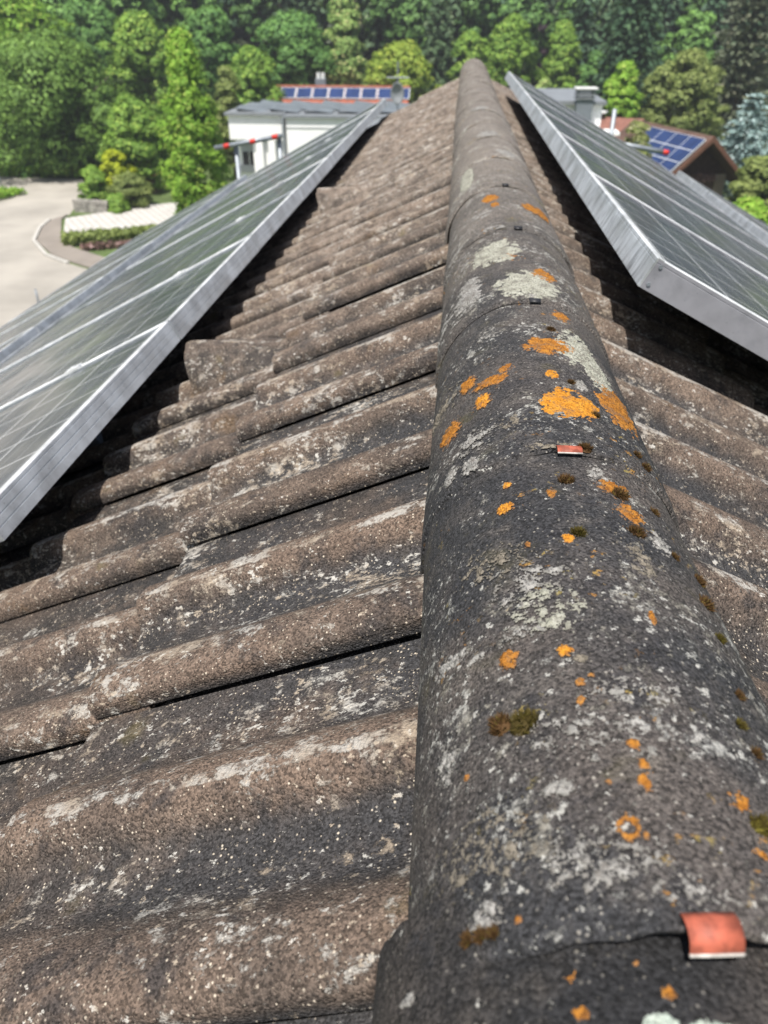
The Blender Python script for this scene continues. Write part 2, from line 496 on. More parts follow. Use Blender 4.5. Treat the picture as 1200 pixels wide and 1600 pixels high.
def make_terrain():
    xs = np.concatenate([np.linspace(-700, -90, 12), np.linspace(-80, 80, 41), np.linspace(90, 700, 12)])
    ys = np.concatenate([np.linspace(-300, -20, 8), np.linspace(0, 240, 61), np.linspace(260, 900, 14)])
    v = []; f = []
    for y in ys:
        for x in xs: v.append((x, y, min(ground_z(x, y), 90)))
    nx = len(xs)
    for j in range(len(ys) - 1):
        for i in range(nx - 1):
            a = j * nx + i; f.append((a, a + 1, a + nx + 1, a + nx))
    me = np_mesh('ground', v, f, True)
    o = link_mesh('ground', me, mat=M['grass'])
    me.materials.append(M['hill'])
    for p in me.polygons:
        c = p.center
        if c.y > 92: p.material_index = 1
    tag(o, kind='structure')


make_terrain()


def sheet(name, pts, z, mat, h=0.0):
    m = MB()
    if h: m.prism(pts, z, z + h, 'z')
    else: m.quad(*[(p[0], p[1], z) for p in pts])
    o = m.build(name, mat)
    tag(o, kind='structure')
    return o


sheet('road', [(-95, 76), (-41.5, 72.2), (-33.5, 71.7), (-31, 66), (-30.0, 63.2), (-28.4, 57.4), (-28.9, 55.0), (-28.4, 52.7), (-27.1, 49.2), (-24.7, 46), (-22.5, 44.3), (-20, 42.6), (-14.6, 39.5), (-9, 36), (-9, 5), (-95, 5)], -3.992, M['road'])
sheet('pavement', [(-28.2, 55.6), (-26.4, 51.6), (-25.6, 49.8), (-24.0, 47.9), (-20.7, 45.4), (-16.7, 43.4), (-9, 41), (-9, 36.2), (-14.6, 39.6), (-20, 42.8), (-22.5, 44.5), (-24.6, 46.2), (-27.0, 49.3), (-28.3, 52.8), (-28.8, 55.0), (-28.4, 57.0)], -4.0, M['asphalt'], .10)
sheet('driveway', [(-27.9, 55.6), (-26.2, 51.6), (-24.1, 48.6), (-19.4, 51.4), (-15, 54), (-15, 64), (-22.3, 61.4), (-24.9, 59.7), (-26.0, 57.7)], -4.0, M['paver'], .13)
# kerb line, one stone after the other
kp = [(-28.9, 55.2), (-28.45, 52.75), (-27.15, 49.2), (-24.75, 45.9), (-22.6, 44.2)]
kerb = empty('kerb', (-27, 50, -4)); tag(kerb, kind='structure')
for i in range(len(kp) - 1):
    a = Vector((*kp[i], 0)); b = Vector((*kp[i + 1], 0)); n = max(1, int((b - a).length / 1.2))
    for k in range(n):
        p = a.lerp(b, k / n); q = a.lerp(b, (k + 1) / n); d = (q - p); L = d.length - .03; ang = math.atan2(d.y, d.x)
        Mx = Matrix.Rotation(ang, 4, 'Z')
        MB().box(0, L, -.11, .11, 0, .16, Mx).build('kerb_stone', M['kerb'], kerb, loc=(p.x + 27, p.y - 50, 0))

# ------------------------------------------------------------------ our house: the roof we sit on
AL = math.radians(27.0)
CA, SA = math.cos(AL), math.sin(AL)
XR, ZAP = 0.10, 7.899
Y_FAR, Y_NEAR = 7.55, -.45


def roof_pt(s, v, y, n):
    return Vector((XR + s * (v * CA + n * SA), y, ZAP - v * SA + n * CA))


def side_rot(s, pitch):
    c, sn = math.cos(pitch), math.sin(pitch)
    if s < 0: X, Y, Z = (c, 0, sn), (0, 1, 0), (-sn, 0, c)
    else: X, Y, Z = (-c, 0, sn), (0, -1, 0), (sn, 0, c)
    return Matrix((X, Y, Z)).transposed().to_euler()


house = empty('house', (0, 3.5, -4))
tag(house, 'house with brown concrete pantile roof and mossy grey ridge, in the foreground', 'house')
H0 = Vector((0, 3.5, -4))
ROOF_LEN = 4.3
wl = MB()
eave_x = ROOF_LEN * CA - .45
wall_pts = [(XR - eave_x, -4.3), (XR + eave_x, -4.3), (XR + eave_x, ZAP - eave_x * SA / CA - .14), (XR, ZAP - .14), (XR - eave_x, ZAP - eave_x * SA / CA - .14)]
wl.prism([(p[0] - H0.x, p[1] - H0.z) for p in wall_pts], Y_NEAR + .3 - H0.y, Y_FAR - .35 - H0.y)
wl.build('wall', M['render_w'], house)
rf = MB()
for s in (-1, 1):
    a = [roof_pt(s, .0, y, -.035) - H0 for y in (Y_NEAR, Y_FAR)]; b = [roof_pt(s, ROOF_LEN, y, -.035) - H0 for y in (Y_NEAR, Y_FAR)]
    c = [roof_pt(s, .0, y, -.075) - H0 for y in (Y_NEAR, Y_FAR)]; d = [roof_pt(s, ROOF_LEN, y, -.075) - H0 for y in (Y_NEAR, Y_FAR)]
    rf.quad(a[0], a[1], b[1], b[0]); rf.quad(c[0], d[0], d[1], c[1]); rf.quad(b[0], b[1], d[1], d[0]); rf.quad(a[1], c[1], d[1], b[1]); rf.quad(a[0], b[0], d[0], c[0])
roof = rf.build('roof', M['felt'], house)
RO = H0      # roof shares the house's origin


def child(o, p_world):
    o.parent = roof; o.location = Vector(p_world) - RO
    return o


# pantile profile across its width: (u, w); lap roll, trough, middle roll, trough, underlap
PROF = [(.000, .0062), (.000, .0175), (.002, .0225), (.009, .0280), (.020, .0315), (.032, .0325), (.044, .0310), (.056, .0255), (.068, .0165), (.080, .0075), (.092, .002), (.106, .000),
        (.122, .0008), (.131, .004), (.138, .0115), (.145, .0215), (.153, .0295), (.162, .0332), (.173, .0335), (.184, .0305), (.194, .0240), (.204, .0150), (.214, .0065), (.225, .0015), (.242, .000), (.272, .000), (.297, .000), (.300, -.003), (.302, -.013), (.326, -.013)]
PROF = [(u, w * .90 if w > 0 else w) for u, w in PROF]
TL = .42


def tile_mesh(name, seed, hump=0.0, nseg=7):
    r = random.Random(seed)
    xs = [0, .0025, .007, .03] + [TL * (i + 1) / nseg for i in range(nseg)]
    if hump: xs = sorted(set(xs + [0.118, .124, .130, .140, .17]))
    V = []; F = []; cr = []
    np_ = len(PROF)
    wob = [(r.uniform(-.0012, .0012)) for _ in PROF]
    for i, x in enumerate(xs):
        t = 1 - x / TL
        drop = (.0022, .0008, .0002, 0)[i] if i < 4 else 0
        if hump and x > .1: drop = 0
        xe = x + (0.0016 * math.sin(3 * x) if i else 0)
        for j, (u, w) in enumerate(PROF):
            ww = w
            if hump and .10 < u < .25:
                k = math.sin(math.pi * (u - .10) / .15) ** .6
                ww = max(w, hump * k * (0 if x < .119 else .86 if x < .125 else .97 if x < .131 else 1 - (x - .131) / (TL - .131)))
            e = (r.uniform(-.0045, .0035) if i == 0 else r.uniform(-.0012, .0012) if i == 1 else 0)
            V.append((xe + e * .6 + (wob[j] * 1.2 if i < 3 else 0), u, ww - drop + wob[j] * .5)); cr.append(max(0, min(1, w / .0302)))
    n = len(xs)
    for i in range(n - 1):
        for j in range(np_ - 1):
            a = i * np_ + j; F.append((a, a + np_, a + np_ + 1, a + 1))
    # underside
    b0 = len(V)
    th = .0125
    for x in (0, TL):
        for j, (u, w) in enumerate(PROF):
            ww = w - th
            if j == 0: ww = w - .003
            V.append((x + (.0015 if x == 0 else 0), u, ww)); cr.append(0)
    for j in range(np_ - 1):
        a = b0 + j; F.append((a, a + 1, a + np_ + 1, a + np_))
        F.append((j, j + 1, b0 + j + 1, b0 + j))                                   # front lip
        k = (n - 1) * np_ + j; F.append((k + 1, k, b0 + np_ + j, b0 + np_ + j + 1))
    for i in range(n - 1):                                                         # near side edge
        t0 = xs[i] / TL; t1 = xs[i + 1] / TL
        if i == 0:
            V.append((xs[0], 0, PROF[0][1] - .0030)); cr.append(0); p0 = len(V) - 1
        V.append((xs[i + 1], 0, PROF[0][1] - .0030)); cr.append(0); p1 = len(V) - 1
        F.append((i * np_, p0, p1, (i + 1) * np_)); p0 = p1
    me = bpy.data.meshes.new(name); me.from_pydata(V, [], F); me.update()
    me.polygons.foreach_set('use_smooth', [True] * len(F))
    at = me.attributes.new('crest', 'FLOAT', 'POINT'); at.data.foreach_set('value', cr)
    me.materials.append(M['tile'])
    ang = math.radians(50)
    try: me.set_sharp_from_angle(angle=ang)
    except Exception: pass
    return me


tile_meshes = [tile_mesh('roof_tile', 100 + i) for i in range(5)]
vent_mesh = tile_mesh('vent_tile', 55, hump=.112)
TP = AL - math.asin(.026 / TL)
COV, GAUGE, FIRST = .30, .357, .476
rt = random.Random(31)
lap0 = .505
far_tiles = MB(); far_cr = []
for s in (-1, 1):
    rot = side_rot(s, TP)
    for k in range(11):
        v = FIRST + GAUGE * k
        for i in range(-3, 24):
            y = lap0 + COV * i if s < 0 else lap0 + .27 + COV * i
            if y > Y_FAR - .2 and s < 0: continue
            if y > Y_FAR + .1: continue
            if k < 3:
                vent = (s < 0 and k == 1 and i in (3, 9))
                me = vent_mesh if vent else rt.choice(tile_meshes)
                o = bpy.data.objects.new('vent_tile' if vent else 'roof_tile', me); col.objects.link(o)
                child(o, roof_pt(s, v + rt.uniform(-.004, .004), y + rt.uniform(-.0015, .0015), .026 + rt.uniform(-.001, .002)))
                o.rotation_euler = (rot.x, rot.y, rot.z)
                o.rotation_euler.rotate_axis('Z', rt.uniform(-.007, .007))
                if vent: o['label'] = 'raised ventilation tile with a swollen round front'
            else:
                # simple tiles further down, under the modules, joined into one part
                base = len(far_tiles.v); c = rot.to_matrix(); p = roof_pt(s, v, y, .022) - RO
                sub = PROF[1:27:2]
                for x in (0, TL):
                    for (u, w) in sub: far_tiles.v.append(tuple(p + c @ Vector((x, u, w)))); far_cr.append(w / .0302)
                for (u, w) in sub: far_tiles.v.append(tuple(p + c @ Vector((0, u, w - .014)))); far_cr.append(0)
                ns = len(sub)
                for j in range(ns - 1):
                    far_tiles.f.append((base + j, base + ns + j, base + ns + j + 1, base + j + 1))
                    far_tiles.f.append((base + j, base + j + 1, base + 2 * ns + j + 1, base + 2 * ns + j))
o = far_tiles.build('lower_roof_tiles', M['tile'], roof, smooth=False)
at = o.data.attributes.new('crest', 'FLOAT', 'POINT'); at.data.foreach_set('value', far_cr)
o['kind'] = 'stuff'

# ridge caps: each far cap laps over the nearer one
ZC = 7.886
XC = .096
R0 = .114
R_NEAR, R_FAR, R_LEN, R_COV, R_Y0 = .1165, .1113, .43, .395, .1725


def ridge_mesh(seed):
    r = random.Random(seed)
    na, nl = 34, 9
    V = []; F = []
    def ring(y, rad, e):
        for i in range(na + 1):
            a = math.radians(-90 + 180 * i / na)
            wob = 1 + .006 * math.sin(3.1 * a + seed) + .004 * math.sin(7 * a + seed * 2 + y * 9)
            x = rad * math.sin(a) * wob; z = rad * math.cos(a) * wob
            if i in (0, na): z -= .042 + e
            V.append((x, y + (r.uniform(-.0016, .0016) if e else 0), z))
    ys = [0, .0018, .006, .02] + [R_LEN * (k + 1) / nl for k in range(nl)]
    for q, y in enumerate(ys):
        rad = R_NEAR + (R_FAR - R_NEAR) * y / R_LEN - (.0045, .0018, .0004, 0)[min(q, 3)]
        ring(y, rad, r.uniform(0, .004) if q < 1 else r.uniform(-.003, .003))
    m = na + 1
    for j in range(len(ys) - 1):
        for i in range(na):
            a = j * m + i; F.append((a, a + 1, a + m + 1, a + m))
    b = len(V)
    ring(.002, R_NEAR - .006, 0); ring(R_LEN, R_FAR - .012, 0)
    for i in range(na):
        F.append((i + 1, i, b + i, b + i + 1)); F.append((b + i + 1, b + i, b + m + i, b + m + i + 1))
    me = bpy.data.meshes.new('ridge_tile'); me.from_pydata(V, [], F); me.update()
    me.polygons.foreach_set('use_smooth', [True] * len(F))
    try: me.set_sharp_from_angle(angle=math.radians(48))
    except Exception: pass
    me.materials.append(M['ridge'])
    return me


ridge_meshes = [ridge_mesh(i) for i in range(4)]
rr = random.Random(5)
ridge_dx = {}


def ridge_line(y):
    """the ridge is not quite straight: it wanders a centimetre at the near end"""
    t = max(0.0, min(1.0, (y - .10) / .50))
    return .014 * (1 - t * t * (3 - 2 * t)) + .003 * math.sin(y * 1.1)


for j in range(-2, 19):
    y = R_Y0 + R_COV * j
    ridge_dx[j] = rr.uniform(-.0015, .0015)
    me = ridge_meshes[j % 4]
    if j < 0:
        me = me.copy(); me.materials[0] = M['ridge_dark']
    o = bpy.data.objects.new('ridge_tile', me); col.objects.link(o)
    if j < 0: o.scale = (1.13, 1, 1)
    child(o, (XC + ridge_dx[j] + ridge_line(y) - (.008 if j < 0 else 0), y, ZC - (.012 if j < 0 else 0)))
    o.rotation_euler = (0, 0, math.atan((ridge_line(y) - ridge_line(y + R_COV)) / R_COV))
# end disc closing the ridge at the far gable
disc = MB()
pts = [(.110 * math.sin(math.radians(a)), .110 * math.cos(math.radians(a))) for a in range(-90, 91, 12)] + [(.110, -.04), (-.110, -.04)]
disc.prism(pts, 0, .02)
child(disc.build('ridge_end_cap', M['ridge'], None), (XC, R_Y0 + R_COV * 19 + .03, ZC))
# dark sealing strip standing under the ridge caps on both sides
for s in (-1, 1):
    m = MB(); m.box(-.004, .004, 0, Y_FAR - Y_NEAR, -.10, .02)
    child(m.build('ridge_seal_strip', M['felt'], None), (XC + s * .100, Y_NEAR, 7.86))
# barge boards at the far and near verge
for yy in (Y_FAR + .02, Y_NEAR - .05):
    for s in (-1, 1):
        m = MB()
        a, b = roof_pt(s, .02, yy, -.02), roof_pt(s, ROOF_LEN, yy, -.02); c, d = roof_pt(s, ROOF_LEN, yy, -.22), roof_pt(s, .02, yy, -.22)
        base = Vector((XR, yy, ZAP))
        P4 = [p - base for p in (a, b, c, d)]
        off = Vector((0, .025, 0))
        m.v += [tuple(p) for p in P4] + [tuple(p + off) for p in P4]
        m.f += [(0, 1, 2, 3), (7, 6, 5, 4), (0, 4, 5, 1), (1, 5, 6, 2), (2, 6, 7, 3), (3, 7, 4, 0)]
        child(m.build('barge_board', M['wood_mid'], None), base)


def ridge_r(y):
    j = math.floor((y - R_Y0) / R_COV)
    t = (y - (R_Y0 + R_COV * j)) / R_LEN
    ya = R_Y0 + R_COV * j
    u = (y - ya) / R_COV
    return R_NEAR + (R_FAR - R_NEAR) * t, ridge_dx.get(j, 0) + ridge_line(ya) * (1 - u) + ridge_line(ya + R_COV) * u


def ridge_pt(y, arc, lift):
    """arc: metres along the curved surface from the crown"""
    R, dx = ridge_r(y)
    a = arc / R0
    k, sh = (1.13, -.008) if y < R_Y0 else (1.0, 0.0)
    return Vector((XC + dx + sh + k * (R + lift) * math.sin(a), y, ZC - (.012 if y < R_Y0 else 0) + (R + lift) * math.cos(a)))


# red clips that hold the caps
from mathutils import noise as mnoise
for j, (arc, sc, tw) in {0: (.002, .95, .12), 1: (.003, .9, .06), 2: (.005, .92, .04), 3: (.006, .92, 0), 4: (.005, .92, .03)}.items():
    y = R_Y0 + R_COV * j
    p = ridge_pt(y + .0005, arc, 0)
    W = .0225 * sc if j < 2 else .014
    # sheet seen from the side: lies on the far cap, bends over its lip and ends free above the nearer cap
    path = [(.0065, .0008), (.0040, .0022), (.001, .0028), (-.002, .0022), (-.0045, .0008), (-.0062, -.0016), (-.0072, -.0046)] if j == 0 else \
           [(.005, .0005), (.003, .0014), (.0005, .0018), (-.002, .0014), (-.004, .0004), (-.0055, -.0010)]
    n = len(path); m = MB()
    for side in (0, 1):
        for x in (-W / 2, W / 2):
            for (py, pz) in path: m.v.append((x, py, pz - side * .0009 - (x * x) / .25))
    for q in range(n - 1):
        m.f.append((q, n + q, n + q + 1, q + 1)); m.f.append((2 * n + q, 2 * n + q + 1, 3 * n + q + 1, 3 * n + q))
        m.f.append((q, q + 1, 2 * n + q + 1, 2 * n + q)); m.f.append((n + q + 1, n + q, 3 * n + q, 3 * n + q + 1))
    m.f.append((0, 2 * n, 3 * n, n)); m.f.append((n - 1, 2 * n - 1, 4 * n - 1, 3 * n - 1))
    a = arc / R0
    o = child(m.build('ridge_clip', M['clip_red'] if j < 2 else M['black'], None, True), p + Vector((0, 0, .0004)))
    o.rotation_euler = (0, a, tw)
    if j < 2:
        o['label'] = ('bent red metal clip over the nearest ridge joint', 'small faded red metal clip on the second ridge joint')[j]
        # worn bare front edge, rolled
        e = MB(); py, pz = path[-1]
        e.tube([(-W / 2, py, pz - .0004), (0, py - .0002, pz - .0003), (W / 2, py, pz - .0004)], .0008, 6)
        o2 = child(e.build('clip_edge', M['clip_edge'], None, True), p + Vector((0, 0, .0004))); o2.rotation_euler = (0, a, tw)

# lichen crusts on the caps: position along the ridge, angle, half length, half width, kind, density
PATCHES = [
    (1.2255, -0.324, 0.0745, 0.0432, 'G', 1.3),
    (1.0329, -0.004, 0.0673, 0.0472, 'G', 1.3),
    (1.0766, -0.706, 0.0826, 0.0229, 'W', 0.9),
    (1.9788, -0.705, 0.1518, 0.0211, 'G', 1.5),
    (0.8228, 0.356, 0.0632, 0.0245, 'G', 1.1),
    (0.7696, 0.51, 0.0622, 0.0175, 'G', 1.2),
    (0.7123, 0.274, 0.0154, 0.0066, 'W', 1),
    (0.659, 0.119, 0.0362, 0.0294, 'Y', 1.5),
    (0.6965, 0.603, 0.0575, 0.0233, 'O', 1.1),
    (0.8119, 0.083, 0.028, 0.0312, 'O', 1.1),
    (0.7388, -0.503, 0.0128, 0.0212, 'O', 0.9),
    (0.7659, -0.755, 0.0187, 0.0117, 'O', 1),
    (0.6842, -0.961, 0.0219, 0.0171, 'O', 1),
    (0.7005, -0.586, 0.0162, 0.0092, 'Y', 1),
    (0.7596, -0.344, 0.0118, 0.0099, 'O', 1),
    (0.7288, 0.035, 0.0116, 0.0071, 'Y', 1.1),
    (0.9264, 0.302, 0.024, 0.0162, 'O', 0.9),
    (1.0882, 0.233, 0.0307, 0.0185, 'O', 1.1),
    (1.6383, -0.285, 0.0434, 0.0188, 'O', 1.1),
    (1.5679, -0.227, 0.0231, 0.0095, 'O', 1),
    (1.5661, 0.385, 0.0417, 0.0183, 'O', 1),
    (1.5764, 0.627, 0.0512, 0.0184, 'O', 1),
    (0.5213, 0.3, 0.013, 0.0147, 'O', 0.8),
    (0.4875, 0.353, 0.0152, 0.0111, 'O', 0.9),
    (0.4441, -0.125, 0.0061, 0.0043, 'Y', 1.1),
    (0.4984, -0.481, 0.0069, 0.007, 'Y', 1),
    (0.5301, -0.448, 0.0048, 0.0041, 'Y', 1.2),
    (0.5059, -0.16, 0.0073, 0.0037, 'O', 0.8),
    (0.4432, -0.373, 0.0037, 0.0031, 'O', 0.9),
    (0.4508, -0.056, 0.0055, 0.0052, 'C', 0.9),
    (0.3366, -0.57, 0.0082, 0.006, 'O', 0.95),
    (0.3329, -0.28, 0.0046, 0.0053, 'Y', 1),
    (0.3253, -0.212, 0.0035, 0.0038, 'C', 1),
    (0.307, -0.238, 0.0028, 0.0027, 'O', 1),
    (0.2939, -0.256, 0.0031, 0.0029, 'O', 1),
    (0.312, -0.183, 0.0019, 0.002, 'O', 1),
    (0.365, 0.212, 0.0083, 0.0026, 'O', 1),
    (0.2632, -0.075, 0.0039, 0.0031, 'O', 1.1),
    (0.2515, -0.061, 0.0034, 0.0033, 'O', 1.1),
    (0.2405, -0.069, 0.0064, 0.0029, 'O', 1),
    (0.2171, -0.178, 0.0069, 0.0052, 'R', 1),
    (0.2133, -0.119, 0.0025, 0.0013, 'O', 1),
    (0.2374, 0.299, 0.0065, 0.0065, 'O', 0.9),
    (0.242, -0.211, 0.0018, 0.0014, 'O', 1),
    (0.2685, -0.862, 0.002, 0.0024, 'O', 1),
    (0.1836, -0.64, 0.0021, 0.0021, 'O', 1.1),
    (0.211, 0.296, 0.003, 0.0041, 'O', 1),
    (0.3596, -0.309, 0.0073, 0.0052, 'G', 1.3),
    (0.3631, -0.976, 0.0068, 0.0197, 'W', 0.8),
    (0.3522, -0.765, 0.0048, 0.0079, 'W', 0.8),
    (0.2417, -0.422, 0.0052, 0.0091, 'W', 0.8),
    (0.2691, 0.05, 0.0133, 0.0163, 'W', 0.72),
    (0.2847, -0.999, 0.0162, 0.0085, 'W', 0.7),
    (0.2991, 0.056, 0.0104, 0.0248, 'W', 0.66),
    (0.1891, -0.79, 0.0072, 0.0088, 'W', 0.95),
    (0.256, -0.242, 0.003, 0.0018, 'W', 1.2),
    (0.3735, -0.349, 0.0188, 0.0186, 'G', 0.66),
    (0.5836, -0.71, 0.0156, 0.0096, 'W', 0.9),
    (0.5923, -0.913, 0.014, 0.0091, 'W', 0.8),
    (0.3572, -0.454, 0.0055, 0.0157, 'W', 0.7),
    (0.2668, 0.212, 0.0171, 0.0108, 'W', 0.66),
    (0.1451, -0.093, 0.005, 0.0063, 'M', 1.2),
    (0.1437, 0.05, 0.0048, 0.0084, 'M', 1.2),
    (0.1685, -1.0, 0.0034, 0.0062, 'W', 1),
    (0.1618, -0.335, 0.0031, 0.0038, 'O', 0.8),
    (0.1482, -0.322, 0.0035, 0.0037, 'O', 0.8),
    (0.1559, -0.055, 0.003, 0.0033, 'O', 0.85),
    (0.1666, -0.138, 0.0019, 0.0019, 'O', 0.9),
    (0.1726, -0.917, 0.0021, 0.0033, 'W', 1),
    (0.8853, -0.504, 0.0171, 0.0162, 'W', 0.7),
    (1.0465, -1.022, 0.0522, 0.036, 'W', 0.7),
    (0.7773, -1.127, 0.026, 0.0251, 'C', 0.7),
    (0.9805, 0.023, 0.0107, 0.0082, 'W', 0.7),
    (0.6316, -0.341, 0.0101, 0.0114, 'C', 0.7),
    (0.5377, 0.211, 0.0131, 0.0091, 'W', 0.75),
    (0.627, -0.676, 0.0174, 0.0217, 'W', 0.66),
    (0.4607, 0.505, 0.0164, 0.0105, 'W', 0.8),
    (0.4067, -0.369, 0.0197, 0.0251, 'W', 0.62),
    (0.4309, 0.299, 0.0166, 0.014, 'C', 0.66),
    (0.4377, -0.633, 0.0143, 0.0205, 'C', 0.62),
    (0.2732, -0.356, 0.01, 0.0192, 'W', 0.6),
    (0.2025, -0.321, 0.0102, 0.0188, 'W', 0.58),
    (0.2221, -0.772, 0.013, 0.024, 'C', 0.58),
    (0.1883, 0.038, 0.0056, 0.016, 'W', 0.6),
    (0.5736, -0.088, 0.009, 0.0135, 'C', 0.7),
    (2.2314, 0.237, 0.062, 0.0283, 'W', 0.8),
    (2.6016, -0.122, 0.0888, 0.0393, 'W', 0.8),
    (3.3819, -0.156, 0.0961, 0.0348, 'W', 0.9),
    (1.3668, -0.303, 0.027, 0.0216, 'W', 0.7),
    (1.5161, -0.538, 0.0317, 0.0266, 'W', 0.7),
    (1.184, -0.1, 0.0289, 0.0169, 'O', 0.7),
]


def fbm(v, o=4):
    t = 0; a = .5; f = 1
    for _ in range(o):
        t += a * mnoise.noise(Vector(v) * f); a *= .55; f *= 2.1
    return t


LNAME = {'O': 'orange', 'Y': 'bright yellow-orange', 'R': 'orange ring-shaped', 'W': 'white', 'G': 'pale grey-green', 'C': 'cream', 'M': 'mint-green'}


def lichen(y0, ang, ry, ra, ty, den, seed):
    a0 = ang * R0
    e = min(.0011, max(.0006, min(ry, ra) / 13))
    ext = 1.75
    ny = int(ry * ext / e) + 1; nx = int(ra * ext / e) + 1
    if nx * ny > 5000:
        k = math.sqrt(nx * ny / 5000); e *= k; ny = int(ry * ext / e) + 1; nx = int(ra * ext / e) + 1
    fr = 1.0 / max(.004, min(.011, .45 * min(ry, ra)))
    sparse = den < .8
    def field(i, j):
        dy, da = i * e, j * e
        q = math.hypot(dy / ry, da / ra)
        if ty == 'R': base = max(.95 - abs(q - .72) * 3.0, -.5)
        elif sparse: base = (den - .40) * (1.25 - q * q)
        else: base = max(den * .92 * (1 - q * q) + .08, -.42 - .35 * (q - 1))
        nz = fbm((dy * fr + seed * 3.1, da * fr, seed * 1.7), 4)
        n2 = mnoise.noise(Vector((dy * fr * 4, da * fr * 4, seed)))
        n3 = mnoise.noise(Vector((dy * 620, da * 620, seed + .5)))
        return base + nz * (1.6 if sparse else 1.45) + n2 * (.45 if sparse else .42) + n3 * (.5 if sparse else .5) - .30
    keep = {}
    for i in range(-ny, ny):
        for j in range(-nx, nx):
            yy = y0 + i * e
            same = math.floor((yy - e - R_Y0) / R_COV) == math.floor((yy + 2 * e - R_Y0) / R_COV) == math.floor((y0 - R_Y0) / R_COV)
            keep[(i, j)] = same and field(i + .5, j + .5) > 0
    vid = {}; V = []; F = []; CO = []
    r = random.Random(seed)
    def vert(i, j):
        k = (i, j)
        if k not in vid:
            full = all(keep.get((i + a, j + b), False) for a in (-1, 0) for b in (-1, 0))
            y = y0 + i * e + r.uniform(-.32, .32) * e; arc = a0 + j * e + r.uniform(-.32, .32) * e
            lift = (.0005 + r.uniform(0, .0011)) if full else .0002
            nb = sum(keep.get((i + a, j + b), False) for a in (-3, -2, -1, 0, 1, 2) for b in (-3, -2, -1, 0, 1, 2)) / 36
            CO.append(nb); lift *= .5 + .8 * nb
            vid[k] = len(V); V.append(tuple(ridge_pt(y, arc, lift) - Vector((XC, y0, ZC))))
        return vid[k]
    for (i, j), kf in keep.items():
        if kf: F.append((vert(i, j), vert(i, j + 1), vert(i + 1, j + 1), vert(i + 1, j)))
    if len(F) < 4: return
    me = np_mesh('lichen_patch', V, F, True)
    at = me.attributes.new('core', 'FLOAT', 'POINT'); at.data.foreach_set('value', CO)
    o = link_mesh('lichen_patch', me, mat=M['lich_' + ('O' if ty == 'R' else ty)])
    child(o, (XC, y0, ZC))
    o['label'] = LNAME[ty] + ' lichen crust on the ridge'


for i, p in enumerate(PATCHES): lichen(*p, seed=i + 1)

# moss cushions: y, angle, radius
MOSS = [
    (0.2906, -0.647, 0.007, 1),
    (0.2863, -0.539, 0.0082, 0),
    (0.4106, 0.702, 0.0064, 1),
    (0.4445, 0.782, 0.005, 1),
    (0.3738, 0.672, 0.0032, 0),
    (0.226, 0.352, 0.0064, 0),
    (0.5134, 0.324, 0.0074, 1),
    (0.4492, -0.058, 0.0053, 0),
    (0.523, -0.037, 0.0059, 1),
    (0.4631, 0.325, 0.0059, 1),
    (0.2932, 0.488, 0.0023, 0),
    (0.1825, -0.81, 0.0028, 1),
    (0.1835, -0.878, 0.0026, 1),
    (0.1814, -0.748, 0.0022, 1),
    (0.8658, 0.145, 0.0051, 1),
    (0.5708, 0.148, 0.0052, 1),
    (0.5861, 0.672, 0.0043, 1),
    (0.5106, 0.584, 0.0034, 1),
    (0.6018, 0.62, 0.0034, 1),
    (0.4524, 0.583, 0.0027, 1),
    (0.7125, 0.188, 0.0031, 1),
    (0.6465, 0.313, 0.0035, 1),
    (0.2758, 0.514, 0.0026, 1),
    (0.3203, 0.593, 0.0025, 1),
]


def moss(y, ang, rad, brown, seed):
    r = np.random.RandomState(seed)
    n = int(120 + rad * 26000)
    c = ridge_pt(y, ang * R0, -.001)
    V = []; F = []
    nrm = np.array([math.sin(ang), 0, math.cos(ang)]); tx = np.array([math.cos(ang), 0, -math.sin(ang)]); ty_ = np.array([0, 1, 0])
    lob = [(r.uniform(-.7, .7), r.uniform(-.6, .6), r.uniform(.45, .8)) for _ in range(4)] + [(0, 0, .85)]
    for i in range(n):
        lx, ly, lr = lob[r.randint(len(lob))]
        a = r.uniform(0, 2 * math.pi); q = math.sqrt(r.uniform(0, 1))
        u, v = lx * .6 + lr * q * math.cos(a), ly * .6 + lr * q * math.sin(a)
        h = .75 * lr * math.sqrt(max(0, 1 - q * q)) * r.uniform(.75, 1.1)
        p = (tx * u + ty_ * v + nrm * h) * rad
        d = nrm * 1.0 + tx * (.9 * q * math.cos(a) + r.uniform(-.5, .5)) + ty_ * (.9 * q * math.sin(a) + r.uniform(-.5, .5)); d /= np.linalg.norm(d)
        w = np.cross(d, r.normal(size=3)); w /= np.linalg.norm(w) + 1e-9
        L = .0022 + r.uniform(0, .0024); W = .00062
        b = len(V)
        V += [p - w * W - d * .0006, p + w * W - d * .0006, p + d * L]
        F.append((b, b + 1, b + 2))
    # earthy core so that no roof shows through
    b = len(V)
    for ring in range(4):
        for k in range(12):
            t = 2 * math.pi * k / 12; q = (1.0, .8, .5, .15)[ring]
            V.append((tx * q * math.cos(t) * .95 + ty_ * q * math.sin(t) * .85 + nrm * (0, .32, .5, .58)[ring]) * rad)
    F2 = []
    for ring in range(3):
        for k in range(12):
            k2 = (k + 1) % 12
            F2 += [(b + ring * 12 + k, b + ring * 12 + k2, b + (ring + 1) * 12 + k2), (b + ring * 12 + k, b + (ring + 1) * 12 + k2, b + (ring + 1) * 12 + k)]
    me = np_mesh('moss_tuft', np.array(V), np.array(F + F2), False)
    o = link_mesh('moss_tuft', me, mat=M['moss_brown' if brown else 'moss'])
    child(o, c)
    o['label'] = ('brown' if brown else 'olive green') + ' moss cushion on the ridge'


for i, q in enumerate(MOSS): moss(*q, seed=i + 3)

